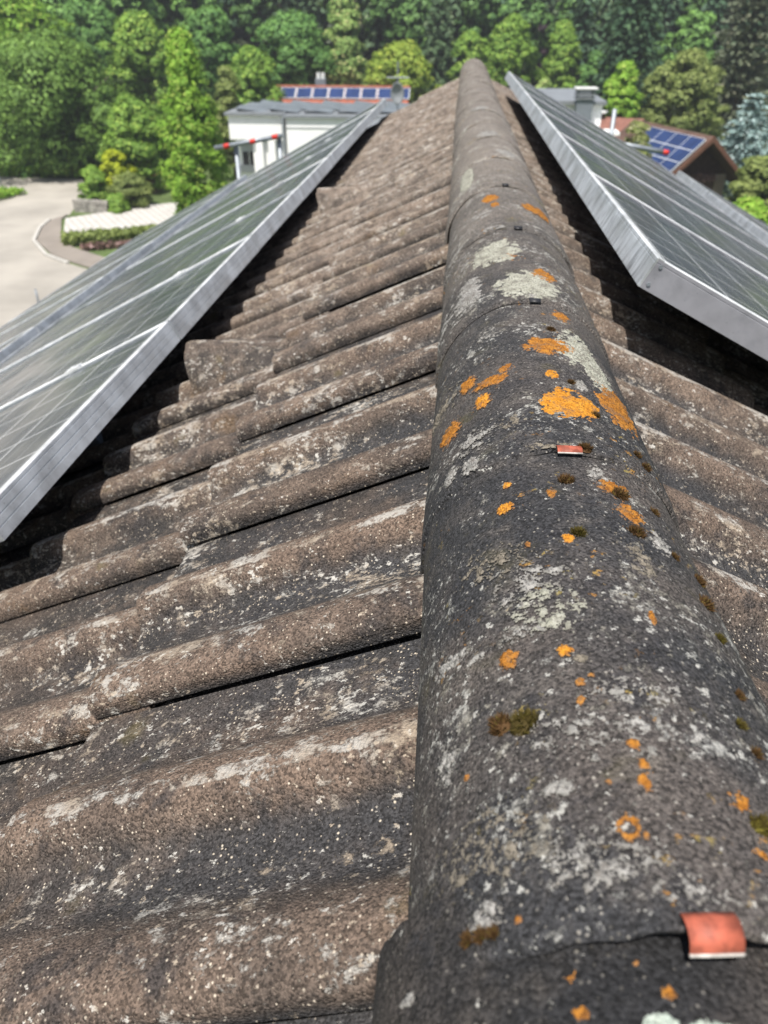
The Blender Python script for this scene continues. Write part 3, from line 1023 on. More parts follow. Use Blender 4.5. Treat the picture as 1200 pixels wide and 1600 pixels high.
# ------------------------------------------------------------------ solar modules
MW, ML, MT, MP = .80, 1.28, .05, .81


def frame_rail_mesh(name, L, grooves=True, lip_only=False, outer=None):
    """profile in (a, z): a=0 outer face, a>0 inward; swept along local X; then placed"""
    g = .0011
    if grooves:
        pr = [(0, -.0015), (.0012, 0), (.0125, 0), (.0125, -.0035), (.0028, -.0035), (.0028, -.048), (.026, -.048), (.026, -.05), (0, -.05), (0, -.0345), (g, -.0340), (g, -.0328), (0, -.0322), (0, -.0215), (g, -.0210), (g, -.0198), (0, -.0192), (0, -.0085), (g * .7, -.0080), (g * .7, -.0070), (0, -.0065)]
    else:
        pr = [(0, -.0015), (.0012, 0), (.0125, 0), (.0125, -.0035), (.0028, -.0035), (.0028, -.048), (.026, -.048), (.026, -.05), (0, -.05), (0, -.0085), (g * .5, -.0080), (g * .5, -.0072), (0, -.0067)]
    m = MB(); m.prism(pr, 0, L, 'x')
    me = m.mesh(name)
    me.materials.append(None); me.materials.append(M['alu_lip'])
    for p in me.polygons:
        if p.center.z > -.0012 and abs(p.normal.z) > .3: p.material_index = 1
    return me


def rail_meshes(mat):
    a = frame_rail_mesh('frame_rail', ML - .0056); a.materials[0] = mat
    b = frame_rail_mesh('frame_rail', MW); b.materials[0] = mat
    return a, b


ge = frame_rail_mesh('frame_rail', ML - .0056, False); ge.materials[0] = M['alu_grey']
gs = frame_rail_mesh('frame_rail', MW, False); gs.materials[0] = M['alu_streak']
RM = {'plain': rail_meshes(M['alu']), 'streak': (ge, gs)}
gl = MB(); gl.box(.0030, ML - .0030, .0030, MW - .0030, -.0078, -.0038); GLASS = gl.mesh('glass_pane'); GLASS.materials.append(M['cells'])
bs = MB(); bs.box(.004, ML - .004, .004, MW - .004, -.0092, -.0082); BACK = bs.mesh('back_sheet'); BACK.materials.append(M['back'])
jb = MB(); jb.box(ML - .28, ML - .16, MW / 2 - .06, MW / 2 + .06, -.032, -.0095); JBOX = jb.mesh('junction_box'); JBOX.materials.append(M['black'])
sc = MB(); sc.tube([(0, 0, 0), (0, -.0016, 0)], .0032, 10); SCREW = sc.mesh('screw'); SCREW.materials.append(M['steel'])
ORD = ['nearest', 'second', 'third', 'fourth', 'fifth', 'sixth', 'seventh', 'farthest']


def panel(s, top, y, label, group, streak=False, screws=False):
    """top: world point of the upper edge line (x,z) at y; local X runs up the slope"""
    rot = side_rot(s, AL)
    c = rot.to_matrix()
    o0 = Vector((top[0], y if s < 0 else y + MW, top[1])) - c @ Vector((ML, 0, 0))
    e = bpy.data.objects.new('solar_panel', None); col.objects.link(e); e.empty_display_size = .1
    e.location = o0; e.rotation_euler = rot
    tag(e, label, 'solar panel', group)
    A, B = RM['streak' if streak else 'plain']
    # rails: local profile axis 'a' is Y, sweep X
    link_mesh('frame_rail', A, e, (.0028, 0, 0), (0, 0, 0))
    link_mesh('frame_rail', A, e, (ML - .0028, MW, 0), (0, 0, math.pi))
    link_mesh('frame_rail', B, e, (0, MW, 0), (0, 0, -math.pi / 2))
    link_mesh('frame_rail', B, e, (ML, 0, 0), (0, 0, math.pi / 2))
    link_mesh('glass_pane', GLASS, e); link_mesh('back_sheet', BACK, e); link_mesh('junction_box', JBOX, e)
    if screws:
        yy = 0 if s < 0 else MW
        for z in (-.010, -.040):
            k = link_mesh('screw', SCREW, e, (ML - .012, yy, z))
            if s > 0: k.rotation_euler = (0, 0, math.pi)
    return e


LX, LZ, LY0 = -.634, 8.3 - .576, 1.648 - MP
RX, RZ, RY0 = .315, 8.3 - .312, 1.24
for r_ in range(2):
    for i in range(8):
        d = r_ * (ML + .12); lift = .025 * r_
        tp = (LX - d * CA - lift * SA, LZ - d * SA + lift * CA)
        jit = rnd.uniform(-.0015, .0015)
        panel(-1, (tp[0], tp[1] + jit), LY0 + MP * i, f'{ORD[i]} module of the {("upper", "lower")[r_]} row left of the ridge', 'solar panels on the left roof slope')
    for i in range(6):
        d = r_ * (ML + .12); lift = .03 * r_
        tp = (RX + d * CA + lift * SA, RZ - d * SA + lift * CA)
        nm = ORD[i] if i < 5 else 'farthest'
        panel(1, tp, RY0 + MP * i, f'{nm} module of the {("upper", "lower")[r_]} row right of the ridge', 'solar panels on the right roof slope', streak=True, screws=(i == 0))
# clamps between neighbours on the left upper row, aluminium rails below the rows
for s, X0, Z0, y0, n in ((-1, LX, LZ, LY0, 8), (1, RX, RZ, RY0, 6)):
    rot = side_rot(s, AL)
    for r_ in range(2):
        for q, (d, wd) in enumerate(((.28, 'upper'), (1.0, 'lower'))):
            dd = d + r_ * (ML + .12)
            lift = (.025 if s < 0 else .03) * r_
            p = Vector((X0 + s * (dd * CA + lift * SA), y0 + .45, Z0 - dd * SA + lift * CA))
            c = side_rot(-1, AL).to_matrix() if s < 0 else side_rot(1, AL).to_matrix()
            m = MB(); Ln = n * MP - .60
            m.box(-.02, .02, 0, Ln, -.0915, -.0515)
            mesh = m.mesh('mounting_rail')
            o = link_mesh('mounting_rail', mesh, None, p + Vector((0, Ln if s > 0 else 0, 0)), rot, M['alu'])
            tag(o, f'aluminium mounting rail, {wd} one under the {("upper", "lower")[r_]} {("left", "right")[s > 0]} module row', 'rail', 'rails under the solar panels')
            # roof hooks carry the rail
            for h in range(int(Ln / 1.3) + 1):
                hk = MB(); yy = .25 + 1.3 * h
                if yy > Ln: continue
                hk.box(-.018, .018, yy - .015, yy + .015, -.19, -.092); 
                link_mesh('roof_hook', hk.mesh('roof_hook'), o, None, None, M['steel'])
for i in range(1, 8):
    m = MB(); m.box(-.02, .02, -.012, .012, .0005, .004); m.box(-.004, .004, -.004, .004, .004, .007)
    rot = side_rot(-1, AL)
    p = Vector((LX - .28 * CA, LY0 + MP * i - .005, LZ - .28 * SA))
    o = link_mesh('module_clamp', m.mesh('module_clamp'), None, p, rot, M['alu_lip'])
    tag(o, f'small clamp holding the {ORD[i - 1]} and {ORD[i]} modules left of the ridge', 'clamp', 'clamps on the left modules')

# ------------------------------------------------------------------ scaffold at the far gable
SC = empty('scaffold', (0, 8.4, -4)); tag(SC, 'galvanised scaffold frame with red end caps beyond the far gable', 'scaffold')


def sc_pipe(name, a, b, r=.022, mat='steel', parent=None):
    o = Vector((0, 8.4, -4))
    m = MB(); m.tube([Vector(a) - o, Vector(b) - o], r, 12)
    return m.build(name, M[mat], parent or SC, True)


sc_pipe('post', (-2.25, 8.4, -4), (-2.25, 8.4, 7.225))
sc_pipe('post', (1.47, 8.4, -4), (1.47, 8.4, 7.56))
sc_pipe('post', (-1.80, 8.4, -4), (-1.80, 8.4, 7.29))
sc_pipe('guard_rail', (-2.46, 8.36, 7.18), (-1.76, 8.36, 7.30))
sc_pipe('guard_rail', (1.42, 8.36, 7.285), (2.00, 8.36, 7.195))
sc_pipe('guard_rail', (-2.25, 8.44, 5.2), (2.0, 8.44, 5.2))
for x, z in ((-2.335, 7.20), (-2.06, 7.247), (-1.83, 7.29)): sc_pipe('red_coupler', (x - .028, 8.36, z - .006), (x + .028, 8.36, z + .006), .0245, 'red_cap')
sc_pipe('red_coupler', (1.98, 8.36, 7.198), (2.03, 8.36, 7.19), .023, 'red_cap')
sc_pipe('red_coupler', (1.50, 8.36, 7.275), (1.55, 8.36, 7.266), .028, 'red_cap')

# ------------------------------------------------------------------ buildings
def bpart(parent, name, mat, boxes):
    o = parent.location
    m = MB()
    for b in boxes: m.box(b[0] - o.x, b[1] - o.x, b[2] - o.y, b[3] - o.y, b[4] - o.z, b[5] - o.z)
    return m.build(name, M[mat], parent)


def sub(par, name, mat, boxes, origin):
    m = MB()
    for b in boxes: m.box(b[0] - origin.x, b[1] - origin.x, b[2] - origin.y, b[3] - origin.y, b[4] - origin.z, b[5] - origin.z)
    return m.build(name, M[mat], par)


# white flat-roofed block, left
B = empty('white_building', (-12, 66, -4)); tag(B, 'white flat-roofed building behind the left modules', 'building')
BO = B.location
bpart(B, 'wall', 'render_w', [(-18.1, -13.75, 66.0, 74, .10, 1.82), (-16.4, -13.75, 66.4, 74, -4, .10), (-18.0, -16.4, 67.4, 74, -4, .10)])
bpart(B, 'wall', 'render_w', [(-13.4, -4.6, 65.4, 74, -4, 1.72)])
bpart(B, 'roof_slab', 'slate', [(-18.35, -13.55, 65.75, 74.2, 1.825, 2.02), (-13.55, -4.4, 65.2, 74.2, 1.725, 1.92)])
bpart(B, 'eaves_trim', 'render_g', [(-13.40, -4.6, 65.36, 65.397, 1.02, 1.10)])
w = bpart(B, 'window', 'glass', [(-17.55, -16.45, 67.33, 67.398, -1.95, -.95)])
sub(w, 'frame', 'render_w', [(-17.03, -16.97, 67.30, 67.328, -1.95, -.95)], BO)
bpart(B, 'roller_shutter', 'shutter', [(-17.6, -16.42, 67.28, 67.32, -.94, .05)])
bpart(B, 'sill_band', 'render_g', [(-17.98, -16.42, 67.2, 67.396, -2.5, -1.96)])
for x in (-16.05, -15.05): bpart(B, 'pillar', 'render_w', [(x, x + .55, 65.95, 66.38, -4, .098)])
bpart(B, 'downpipe', 'steel', [(-13.72, -13.55, 65.3, 65.47, -4, 1.82)])
# tilted modules on the flat roof
for r_ in range(3):
    for i in range(5):
        x = -17.6 + 2.65 * i + .4 * r_; y = 66.6 + 2.3 * r_
        if x > -6: continue
        e = empty('roof_module', (x, y, 2.03)); tag(e, f'grey tilted module, {ORD[i]} from the left in the {("front", "middle", "back")[r_]} rank on the flat white building'.replace('nearest', 'first'), 'solar panel', 'modules on the flat white building')
        Mx = Matrix.Rotation(math.radians(7), 4, 'Y') @ Matrix.Rotation(math.radians(4), 4, 'X')
        MB().box(0, 2.3, 0, 1.6, .20, .24, Mx).build('cell_sheet', M['pvgrey'], e)
        MB().box(.05, .12, .1, 1.5, 0, .19).build('foot', M['pvframe'], e)

# red roof with a row of blue modules, further back
B = empty('red_roof_house', (-12.5, 92, -4)); tag(B, 'house with orange-red tiled roof behind the white building', 'house')
m = MB()
zr, ze = 2.0, -1.2
m.prism([(92.0 - 92, zr + 4), (86.5 - 92, ze + 4), (86.5 - 92, ze + 3.85), (92 - 92, zr + 3.8), (97.5 - 92, ze + 3.85), (97.5 - 92, ze + 4)], -19.8 + 12.5, -5.4 + 12.5, 'x')
rfo = m.build('roof', M['redtile'], B)
MB().tube([(-19.85 + 12.5, 0, zr + 4.05), (-5.35 + 12.5, 0, zr + 4.05)], .14, 8).build('ridge_cap', M['redtile'], rfo)
m = MB(); m.prism([(87.2 - 92, 0), (87.2 - 92, ze + 3.9), (0, zr + 3.7), (96.8 - 92, ze + 3.9), (96.8 - 92, 0)], -19.2 + 12.5, -6 + 12.5, 'x'); m.build('wall', M['render_w'], B)
ch = bpart(B, 'chimney', 'chim', [(-15.5, -14.4, 92.4, 93.3, .8, 2.75)])
for x in (-15.2, -14.7): MB().tube([(x + 12.5, .85, 6.75), (x + 12.5, .85, 7.3)], .21, 10).build('chimney_cowl', M['white_cap'], ch)
sl = math.atan2(zr - ze, 5.5)
for i in range(8):
    x = -19.0 + 1.72 * i
    e = empty('roof_module', (x, 91.7, zr - .12)); tag(e, f'blue module {("first", "second", "third", "fourth", "fifth", "sixth", "seventh", "eighth")[i]} from the left on the orange-red roof', 'solar panel', 'modules on the orange-red roof')
    Mx = Matrix.Rotation(sl, 4, 'X')
    MB().box(0, 1.62, -1.72, 0, .08, .13, Mx).build('frame', M['pvframe'], e)
    MB().box(.07, 1.55, -1.65, -.07, .131, .14, Mx).build('cell_sheet', M['pvblue'], e)
    MB().box(.07, 1.55, -1.66, -.08, -.06, .08, Mx).build('underframe', M['pvframe'], e)

# satellite dish and aerial on a mast
T = empty('satellite_dish', (-3.48, 48, -4)); tag(T, 'grey satellite dish with a television aerial at the far end of the left modules', 'satellite dish')
TB = empty('neighbour_house', (-3.5, 50, -4)); tag(TB, 'low grey-roofed house below the satellite dish', 'house')
bpart(TB, 'wall', 'render_w', [(-6.5, -.5, 47.6, 54, -4, 2.2)])
m = MB(); m.prism([(-3.4, 6.2), (0, 7.2), (3.4, 6.2), (3.4, 6.3), (0, 7.4), (-3.4, 6.3)], -2.7, 4.3, 'y'); m.build('roof', M['slate'], TB)
MB().tube([(0, 0, 7.2), (0, 0, 10.25)], .035, 8).build('mast', M['steel'], T)
MB().tube([(-.62, 0, 9.5), (.62, .05, 9.5)], .03, 6).build('aerial_boom', M['steel'], T)
for x in (-.5, -.25, 0, .25, .5): MB().tube([(x, -.25, 9.52), (x, .25, 9.52)], .012, 5).build('aerial_rod', M['steel'], T)
V = []; F = []
for i in range(7):
    q = i / 6
    for k in range(20):
        t = 2 * math.pi * k / 20
        V.append((.38 * q * math.cos(t), -.22 * (1 - q * q) * -1 - .2, .55 * q * math.sin(t)))
for i in range(6):
    for k in range(20): k2 = (k + 1) % 20; F.append((i * 20 + k, i * 20 + k2, (i + 1) * 20 + k2, (i + 1) * 20 + k))
me = np_mesh('dish', np.array(V), np.array(F), True); o = link_mesh('dish', me, T, (0, 0, 8.75), None, M['slate']); sm = o.modifiers.new('thick', 'SOLIDIFY'); sm.thickness = .03
MB().tube([(0, -.2, 8.2), (0, -.75, 8.55)], .02, 6).build('feed_arm', M['steel'], T)

# right: grey chimney house with flat sheet roof
B = empty('flat_roof_house', (5.6, 44, -4)); tag(B, 'pale house with grey sheet roof and tall slatted chimney right of the modules', 'house')
bpart(B, 'wall', 'render_w', [(2.6, 6.85, 42.6, 50, -4, 4.72)])
bpart(B, 'roof', 'slate', [(2.3, 7.0, 42.35, 50.3, 4.722, 4.88)])
ch = bpart(B, 'chimney', 'chim', [(5.5, 6.25, 41.7, 42.34, -4, 5.0)])
bpart(B, 'balcony_slab', 'render_w', [(6.2, 7.6, 41.2, 42.55, 3.55, 3.68)])
for k in range(3): sub(ch, 'chimney_slat', 'slate', [(5.42, 6.33, 41.62, 42.42, 5.02 + .15 * k, 5.09 + .15 * k)], B.location)
for x in (5.5, 6.19):
    for y in (41.7, 42.28): sub(ch, 'cowl_post', 'chim', [(x, x + .06, y, y + .06, 5.0, 5.44)], B.location)
sub(ch, 'chimney_cap', 'white_cap', [(5.36, 6.39, 41.56, 42.48, 5.44, 5.49)], B.location)

# right: gabled chalet with blue modules
def gable_house(name, label, cx, y0, y1, zr, half, pitch, roofmat, wallmat, base=-4, eave_over=.55, over=.9):
    B = empty(name, (cx, y0, base)); tag(B, label, 'house')
    dz = half * math.tan(pitch)
    th = .2
    for s in (-1, 1):
        m = MB()
        h = half + eave_over
        pts = [(0, zr), (s * h, zr - h * math.tan(pitch)), (s * h, zr - h * math.tan(pitch) - th), (0, zr - th * 1.1)]
        m.prism([(p[0], p[1] - base) for p in pts], -over, y1 - y0 + .4)
        r = m.build('roof', M[roofmat], B)
        b = MB(); b.prism([(p[0], p[1] - base) for p in [(0, zr + .03), (s * (h + .03), zr - h * math.tan(pitch) + .02), (s * (h + .03), zr - h * math.tan(pitch) - .30), (0, zr - .34)]], -over - .08, -over - .005); b.build('barge_board', M['wood_mid'], r)
    m = MB()
    zt = zr - dz - .2
    m.prism([(-half, 0), (half, 0), (half, zt - base), (0, zr - .42 - base), (-half, zt - base)], 0, y1 - y0); m.build('wall', M[wallmat], B)
    return B


ROT_H = math.radians(18)
B = gable_house('chalet', 'brown-gabled chalet with blue modules on its left roof slope', 15.7, 57.9, 66, 1.85, 2.9, math.radians(41), 'browntile', 'render_p', over=1.9)
B.rotation_euler = (0, 0, ROT_H)
# dark timber upper gable, balcony with flowers
o = MB(); o.prism([(-2.85, 3.25), (2.85, 3.25), (2.85, 3.0 + .02), (2.85, 3.3), (0, 5.35), (-2.85, 3.3)], -.06, -.004); o.build('timber_gable', M['wood'], B)
bal = MB().box(-2.2, 1.5, -.85, -.02, 2.2, 2.32).build('balcony', M['wood'], B)
for i in range(15): MB().box(-2.2 + .247 * i, -2.2 + .247 * i + .2, -.86, -.82, 2.33, 3.05).build('baluster_board', M['wood'], bal)
MB().box(-2.25, 1.55, -.92, -.80, 3.06, 3.14).build('hand_rail', M['wood'], bal)
MB().box(-1.2, -.3, -.03, -.002, .4, 1.7).build('window', M['glass'], B)
MB().box(.5, 1.3, -.03, -.002, .5, 1.6).build('window', M['glass'], B)
nf = np.random.RandomState(4)
c = np.stack([nf.uniform(-1.9, 1.4, 420), nf.uniform(-1.05, -.8, 420), nf.uniform(3.0, 3.42, 420)], 1)
V = []; F = []
for i, p in enumerate(c):
    a = nf.normal(size=3); a /= np.linalg.norm(a); b = np.cross(a, nf.normal(size=3)); b /= np.linalg.norm(b); q = .09
    V += [p - a * q - b * q, p + a * q - b * q, p + a * q + b * q, p - a * q + b * q]; F.append((4 * i, 4 * i + 1, 4 * i + 2, 4 * i + 3))
link_mesh('balcony_flowers', np_mesh('balcony_flowers', np.array(V), np.array(F)), bal, None, None, M['flower_pink'])
hc, hs = math.cos(ROT_H), math.sin(ROT_H)
pz = math.radians(41)
for i in range(4):
    for j in range(4):
        lx = -.35; ly = -1.78 + 1.72 * i
        wx, wy = 15.7 + lx * hc - ly * hs, 57.9 + lx * hs + ly * hc
        e = empty('roof_module', (wx, wy, 1.85 - .30 + .02)); e.rotation_euler = (0, 0, ROT_H)
        tag(e, f'blue module, {("near", "second", "third", "far")[i]} column and {("top", "second", "third", "bottom")[j]} row on the chalet roof', 'solar panel', 'modules on the chalet roof')
        Mx = Matrix.Rotation(-pz, 4, 'Y')
        x1 = -1.03 * j
        MB().box(x1 - 1.02, x1, 0, 1.71, .09, .15, Mx).build('frame', M['pvframe'], e)
        MB().box(x1 - .99, x1 - .03, .03, 1.68, .151, .158, Mx).build('cell_sheet', M['pvblue'], e)
        MB().box(x1 - .97, x1 - .03, .1, .2, -.10, .09, Mx).build('bracket', M['pvframe'], e)
B = gable_house('red_roof_cottage', 'cottage with weathered red roof behind the cream blossom tree', 14.3, 73, 80, 1.2, 2.4, math.radians(30), 'oldtile', 'render_w')
B.rotation_euler = (0, 0, math.radians(70))
ch = MB().box(-.35, .35, 2.3, 3.0, 3.6, 5.45).build('chimney', M['wood'], B)
MB().box(-.5, .5, 2.15, 3.15, 5.5, 5.62).build('chimney_cap', M['white_cap'], ch)
B = empty('dark_roof_shed', (21.6, 56, -4)); tag(B, 'low shed with dark sheet roof at the right edge below the blue spruce', 'shed')
m = MB(); m.quad((-1.6, -1, 3.6), (2.5, -1, 4.6), (2.5, 3, 4.6), (-1.6, 3, 3.6)); m.quad((-1.6, -1, 3.45), (-1.6, 3, 3.45), (2.5, 3, 4.45), (2.5, -1, 4.45)); m.quad((-1.6, -1, 3.45), (2.5, -1, 4.45), (2.5, -1, 4.6), (-1.6, -1, 3.6)); m.build('roof', M['slate'], B)
bpart(B, 'wall', 'wood', [(20.4, 24, 55.4, 58.6, -4, -.75)])
B = empty('garden_shed', (-25.6, 66, -4)); tag(B, 'small garden shed with faded red roof beside the column-shaped tree', 'shed')
bpart(B, 'wall', 'wood', [(-26.2, -24.7, 65.6, 67.2, -4, -2.9)])
m = MB(); m.prism([(-.9, 1.05), (-.9, 1.2), (1.2, 1.55), (1.2, 1.4)], -.7, 1.5, 'y'); m.build('roof', M['redtile'], B)
# low rough stone wall beside the drive: stones
W = empty('garden_wall', (-28.4, 58.2, -4)); tag(W, 'low rough stone wall at the bend of the driveway', 'wall')
rw = random.Random(8)
for row in range(3):
    x = 0.0
    while x < 2.6:
        L = rw.uniform(.35, .6)
        MB().box(x, x + L - .03, rw.uniform(-.03, .02), .4, row * .3 + .002, row * .3 + .28, Matrix.Rotation(-.15, 4, 'Z')).build('stone', M['stone'], W); x += L
# small things by the road
B = empty('bench', (-34.6, 72.6, -4)); tag(B, 'small brown wooden bench under the big tree at the roadside', 'bench')
MB().box(-.9, .9, -.2, .25, .42, .48).build('seat', M['wood_mid'], B); MB().box(-.9, .9, .2, .26, .5, .95).build('backrest', M['wood_mid'], B)
for x in (-.8, .72): MB().box(x, x + .08, -.15, .2, 0, .418).build('leg', M['stone'], B)
B = empty('sign_post', (-37.6, 65.3, -4)); tag(B, 'pale metal post with small sign at the left edge of the road', 'sign')
MB().tube([(0, 0, 0), (-.25, 0, 2.0)], .06, 8).build('post', M['steel'], B, True); MB().box(-.45, -.05, -.06, -.02, 1.7, 2.2).build('plate', M['white_cap'], B)
B = empty('bollard', (-20.55, 36.3, -3.99)); tag(B, 'short pale blue-grey post on the road above the left modules', 'post')
MB().tube([(0, 0, 0), (0, 0, .9)], .06, 8, .05).build('shaft', M['steel'], B, True); MB().tube([(0, 0, .9), (0, 0, .98)], .05, 8, .02).build('cap', M['steel'], B, True)
B = empty('garden_post', (17.55, 46.5, -4)); tag(B, 'white post with round top beside the bright shrub at the right edge', 'post')
MB().tube([(0, 0, 0), (0, 0, 2.9)], .07, 8).build('shaft', M['white_cap'], B, True); MB().box(-.2, .2, -.15, .15, 2.0, 2.35).build('box', M['white_cap'], B)

# ------------------------------------------------------------------ trees
def leaf_quads(P, Nrm, size, r, asp=1.5):
    n = len(P)
    a = np.cross(Nrm, r.normal(size=(n, 3))); a /= np.linalg.norm(a, axis=1, keepdims=True) + 1e-9
    b = np.cross(Nrm, a); b /= np.linalg.norm(b, axis=1, keepdims=True) + 1e-9
    s = (size * r.uniform(.6, 1.3, n))[:, None]
    a = a * s * .5 * asp; b = b * s * .5
    bend = Nrm * s * .18
    V = np.stack([P - a, P - b * .9 + bend, P + a, P + b * .9 + bend], 1).reshape(-1, 3)
    F = np.arange(4 * n).reshape(n, 4)
    return V, F


def crown_points(r, shape, n_cl, per, rad, h, cl, squash=.75):
    """clumps of leaves inside a crown: shape(t) gives the relative radius at height t"""
    Ps = []; Ns = []; Ss = []
    lump = r.uniform(0, 2 * math.pi, 6)
    for _ in range(n_cl):
        t = r.uniform(.02, .99)
        a = r.uniform(0, 2 * math.pi)
        R = shape(t) * rad * (1 + .20 * math.sin(3 * a + lump[0] + 4 * t) + .14 * math.sin(5 * a + lump[1] - 7 * t) + .10 * math.sin(9 * t * 2 + lump[2]))
        q = r.uniform(0, 1) ** .42
        c = np.array([R * q * math.cos(a), R * q * math.sin(a), h * t])
        k = cl * r.uniform(.6, 1.35)
        d = r.normal(size=(per, 3)); d /= np.linalg.norm(d, axis=1, keepdims=True)
        d[:, 2] = np.where(d[:, 2] < -.35, -d[:, 2], d[:, 2])
        rr_ = r.uniform(.55, 1.0, (per, 1))
        P = c + d * rr_ * k * np.array([1, 1, squash])
        nn = d + np.array([0, 0, .30]) + r.normal(size=(per, 3)) * .28
        Ps.append(P); Ns.append(nn / np.linalg.norm(nn, axis=1, keepdims=True))
        out = np.array([c[0] / rad, c[1] / rad, (t - .45) * 1.6])
        sn = d * .75 + out * .55 + np.array([0, 0, .2]) + r.normal(size=(per, 3)) * .16
        Ss.append(sn / np.linalg.norm(sn, axis=1, keepdims=True))
    return np.concatenate(Ps), np.concatenate(Ns), np.repeat(np.concatenate(Ss), 4, 0)


SH = {
    'round': lambda t: max(.05, math.sin(math.pi * min(1, .10 + .88 * t)) ** .65),
    'dome': lambda t: max(.05, (1 - max(0, t - .25) ** 2 / .5625) ** .55 if t > .25 else .70 + 1.2 * t),
    'cone': lambda t: max(.06, 1.05 * (1 - t) ** .75 + .05) if t > .22 else .62 + 1.5 * t,
    'column': lambda t: max(.06, min(1, (.72 + 1.4 * t)) * min(1, 1.12 * (1 - t) ** .72 + .05)),
    'bush': lambda t: max(.1, math.sqrt(max(0, 1 - t * t))),
}


def limbs(m, r, h0, H, rad, n):
    for k in range(n):
        a = r.uniform(0, 2 * math.pi); z0 = h0 * r.uniform(.75, 1.0) + (H - h0) * r.uniform(0, .45); L = rad * r.uniform(.45, .85)
        z1 = z0 + L * r.uniform(.5, 1.1)
        m.tube([(0, 0, z0), (L * .5 * math.cos(a), L * .5 * math.sin(a), (z0 + z1) / 2 + .1 * L), (L * math.cos(a), L * math.sin(a), min(z1, H * .95))], .035 * rad + .03, 6, .02)


def tree(name, label, x, y, rad, ztop, mat, shape='round', n_cl=150, per=42, cl=.26, leaf=.34, bare=.18, group='trees in the valley', z0=None, cat='tree', seed=None, squash=.75):
    z0 = ground_z(x, y) if z0 is None else z0
    H = ztop - z0
    r = np.random.RandomState(seed if seed is not None else (int(abs(x) * 131 + abs(y) * 17) % 99991))
    e = empty(name, (x, y, z0)); tag(e, label, cat, group)
    hb = bare * H
    per = int(per * 2.5); leaf *= .56
    P, Nn, Sn = crown_points(r, SH[shape], n_cl, per, rad * .86, (H - hb) * .96, cl * rad, squash)
    P[:, 2] += hb
    V, F = leaf_quads(P, Nn, leaf, r)
    link_mesh('crown', np_mesh('crown', V, F, nrm=Sn), e, None, None, M[mat])
    m = MB()
    m.tube([(0, 0, -.1), (r.uniform(-.1, .1), r.uniform(-.1, .1), H * .35), (r.uniform(-.2, .2), r.uniform(-.2, .2), H * .8)], .05 * rad + .08, 8, .03)
    limbs(m, r, hb, H, rad, 7)
    m.build('trunk', M['bark'], e, True)
    return e


def conifer_points(r, rad, H, levels, nb, per, droop=.35, bare=.06, pw=.85):
    Ps = []; Ds = []
    for i in range(levels):
        t = bare + (1 - bare) * (i + r.uniform(-.3, .3)) / levels
        R = rad * max(.04, (1 - t)) ** pw * r.uniform(.82, 1.12)
        for k in range(nb):
            a = r.uniform(0, 2 * math.pi); L = R * r.uniform(.65, 1.12)
            n = max(3, int(per * (.35 + .65 * L / rad)))
            s = np.linspace(.22, 1, n) + r.uniform(-.05, .05, n)
            px = L * s * math.cos(a); py = L * s * math.sin(a); pz = H * t - droop * L * s ** 1.6 + .12 * L * s ** 4
            P = np.stack([px, py, pz], 1) + r.normal(size=(n, 3)) * .10 * L * np.array([1, 1, .5])
            d = np.stack([np.full(n, math.cos(a)), np.full(n, math.sin(a)), -droop * 1.4 * s], 1) + r.normal(size=(n, 3)) * .35
            Ps.append(P); Ds.append(d / np.linalg.norm(d, axis=1, keepdims=True))
    return np.concatenate(Ps), np.concatenate(Ds)


def needle_quads(P, D, size, r):
    n = len(P)
    w = np.cross(D, np.array([0, 0, 1.0]) + r.normal(size=(n, 3)) * .5); w /= np.linalg.norm(w, axis=1, keepdims=True) + 1e-9
    s = (size * r.uniform(.6, 1.3, n))[:, None]
    V = np.stack([P - D * s * .5, P - w * s * .34 - np.array([0, 0, .12]) * s, P + D * s * .75, P + w * s * .34 - np.array([0, 0, .12]) * s], 1).reshape(-1, 3)
    return V, np.arange(4 * n).reshape(n, 4)


def conifer(name, label, x, y, rad, ztop, mat, levels=34, nb=13, per=11, droop=.35, group='conifers in the valley', size=.62, bare=.06, pw=.85):
    z0 = ground_z(x, y); H = ztop - z0
    r = np.random.RandomState(int(abs(x) * 97 + abs(y) * 13) % 99991)
    e = empty(name, (x, y, z0)); tag(e, label, 'tree', group)
    P, D = conifer_points(r, rad, H, levels, int(nb * 1.3), int(per * 1.6), droop, bare, pw)
    V, F = needle_quads(P, D, size * .66, r)
    link_mesh('crown', np_mesh('crown', V, F), e, None, None, M[mat])
    m = MB(); m.tube([(0, 0, -.1), (0, 0, H * .5), (0, 0, H * .98)], .05 * rad + .10, 8, .02); m.build('trunk', M['bark'], e, True)
    return e


tree('broadleaf_tree', 'big spreading green tree at the far side of the road, left edge', -36.2, 74, 7.3, 6.9, 'leaf_road', 'dome', 330, 48, .19, .44, .06)
tree('broadleaf_tree', 'bright green tree in the top left corner', -47.0, 92, 4.9, 11.2, 'leaf_bright', 'round', 190, 44, .25, .5, .2)
tree('broadleaf_tree', 'dark green tree between the top left corner tree and the road tree', -42.6, 100, 4.2, 9.6, 'leaf_dark', 'round', 150, 40, .25, .5, .2)
tree('broadleaf_tree', 'mid green tree standing behind and left of the column-shaped tree', -33.2, 90, 4.1, 8.9, 'leaf_mid', 'round', 190, 44, .24, .48, .15)
tree('broadleaf_tree', 'leafy green tree behind the yellow broom bush', -26.2, 67, 3.1, 2.9, 'leaf_mid', 'dome', 150, 44, .25, .38, .05)
tree('column_tree', 'slim column-shaped green tree beside the driveway', -17.3, 54, 2.4, 7.75, 'leaf_bright', 'column', 330, 44, .22, .27, .02, squash=1.25)
tree('broadleaf_tree', 'dark tree just right behind the column-shaped tree top', -27.7, 98, 3.5, 9.2, 'leaf_dark', 'round', 150, 40, .25, .5, .15)
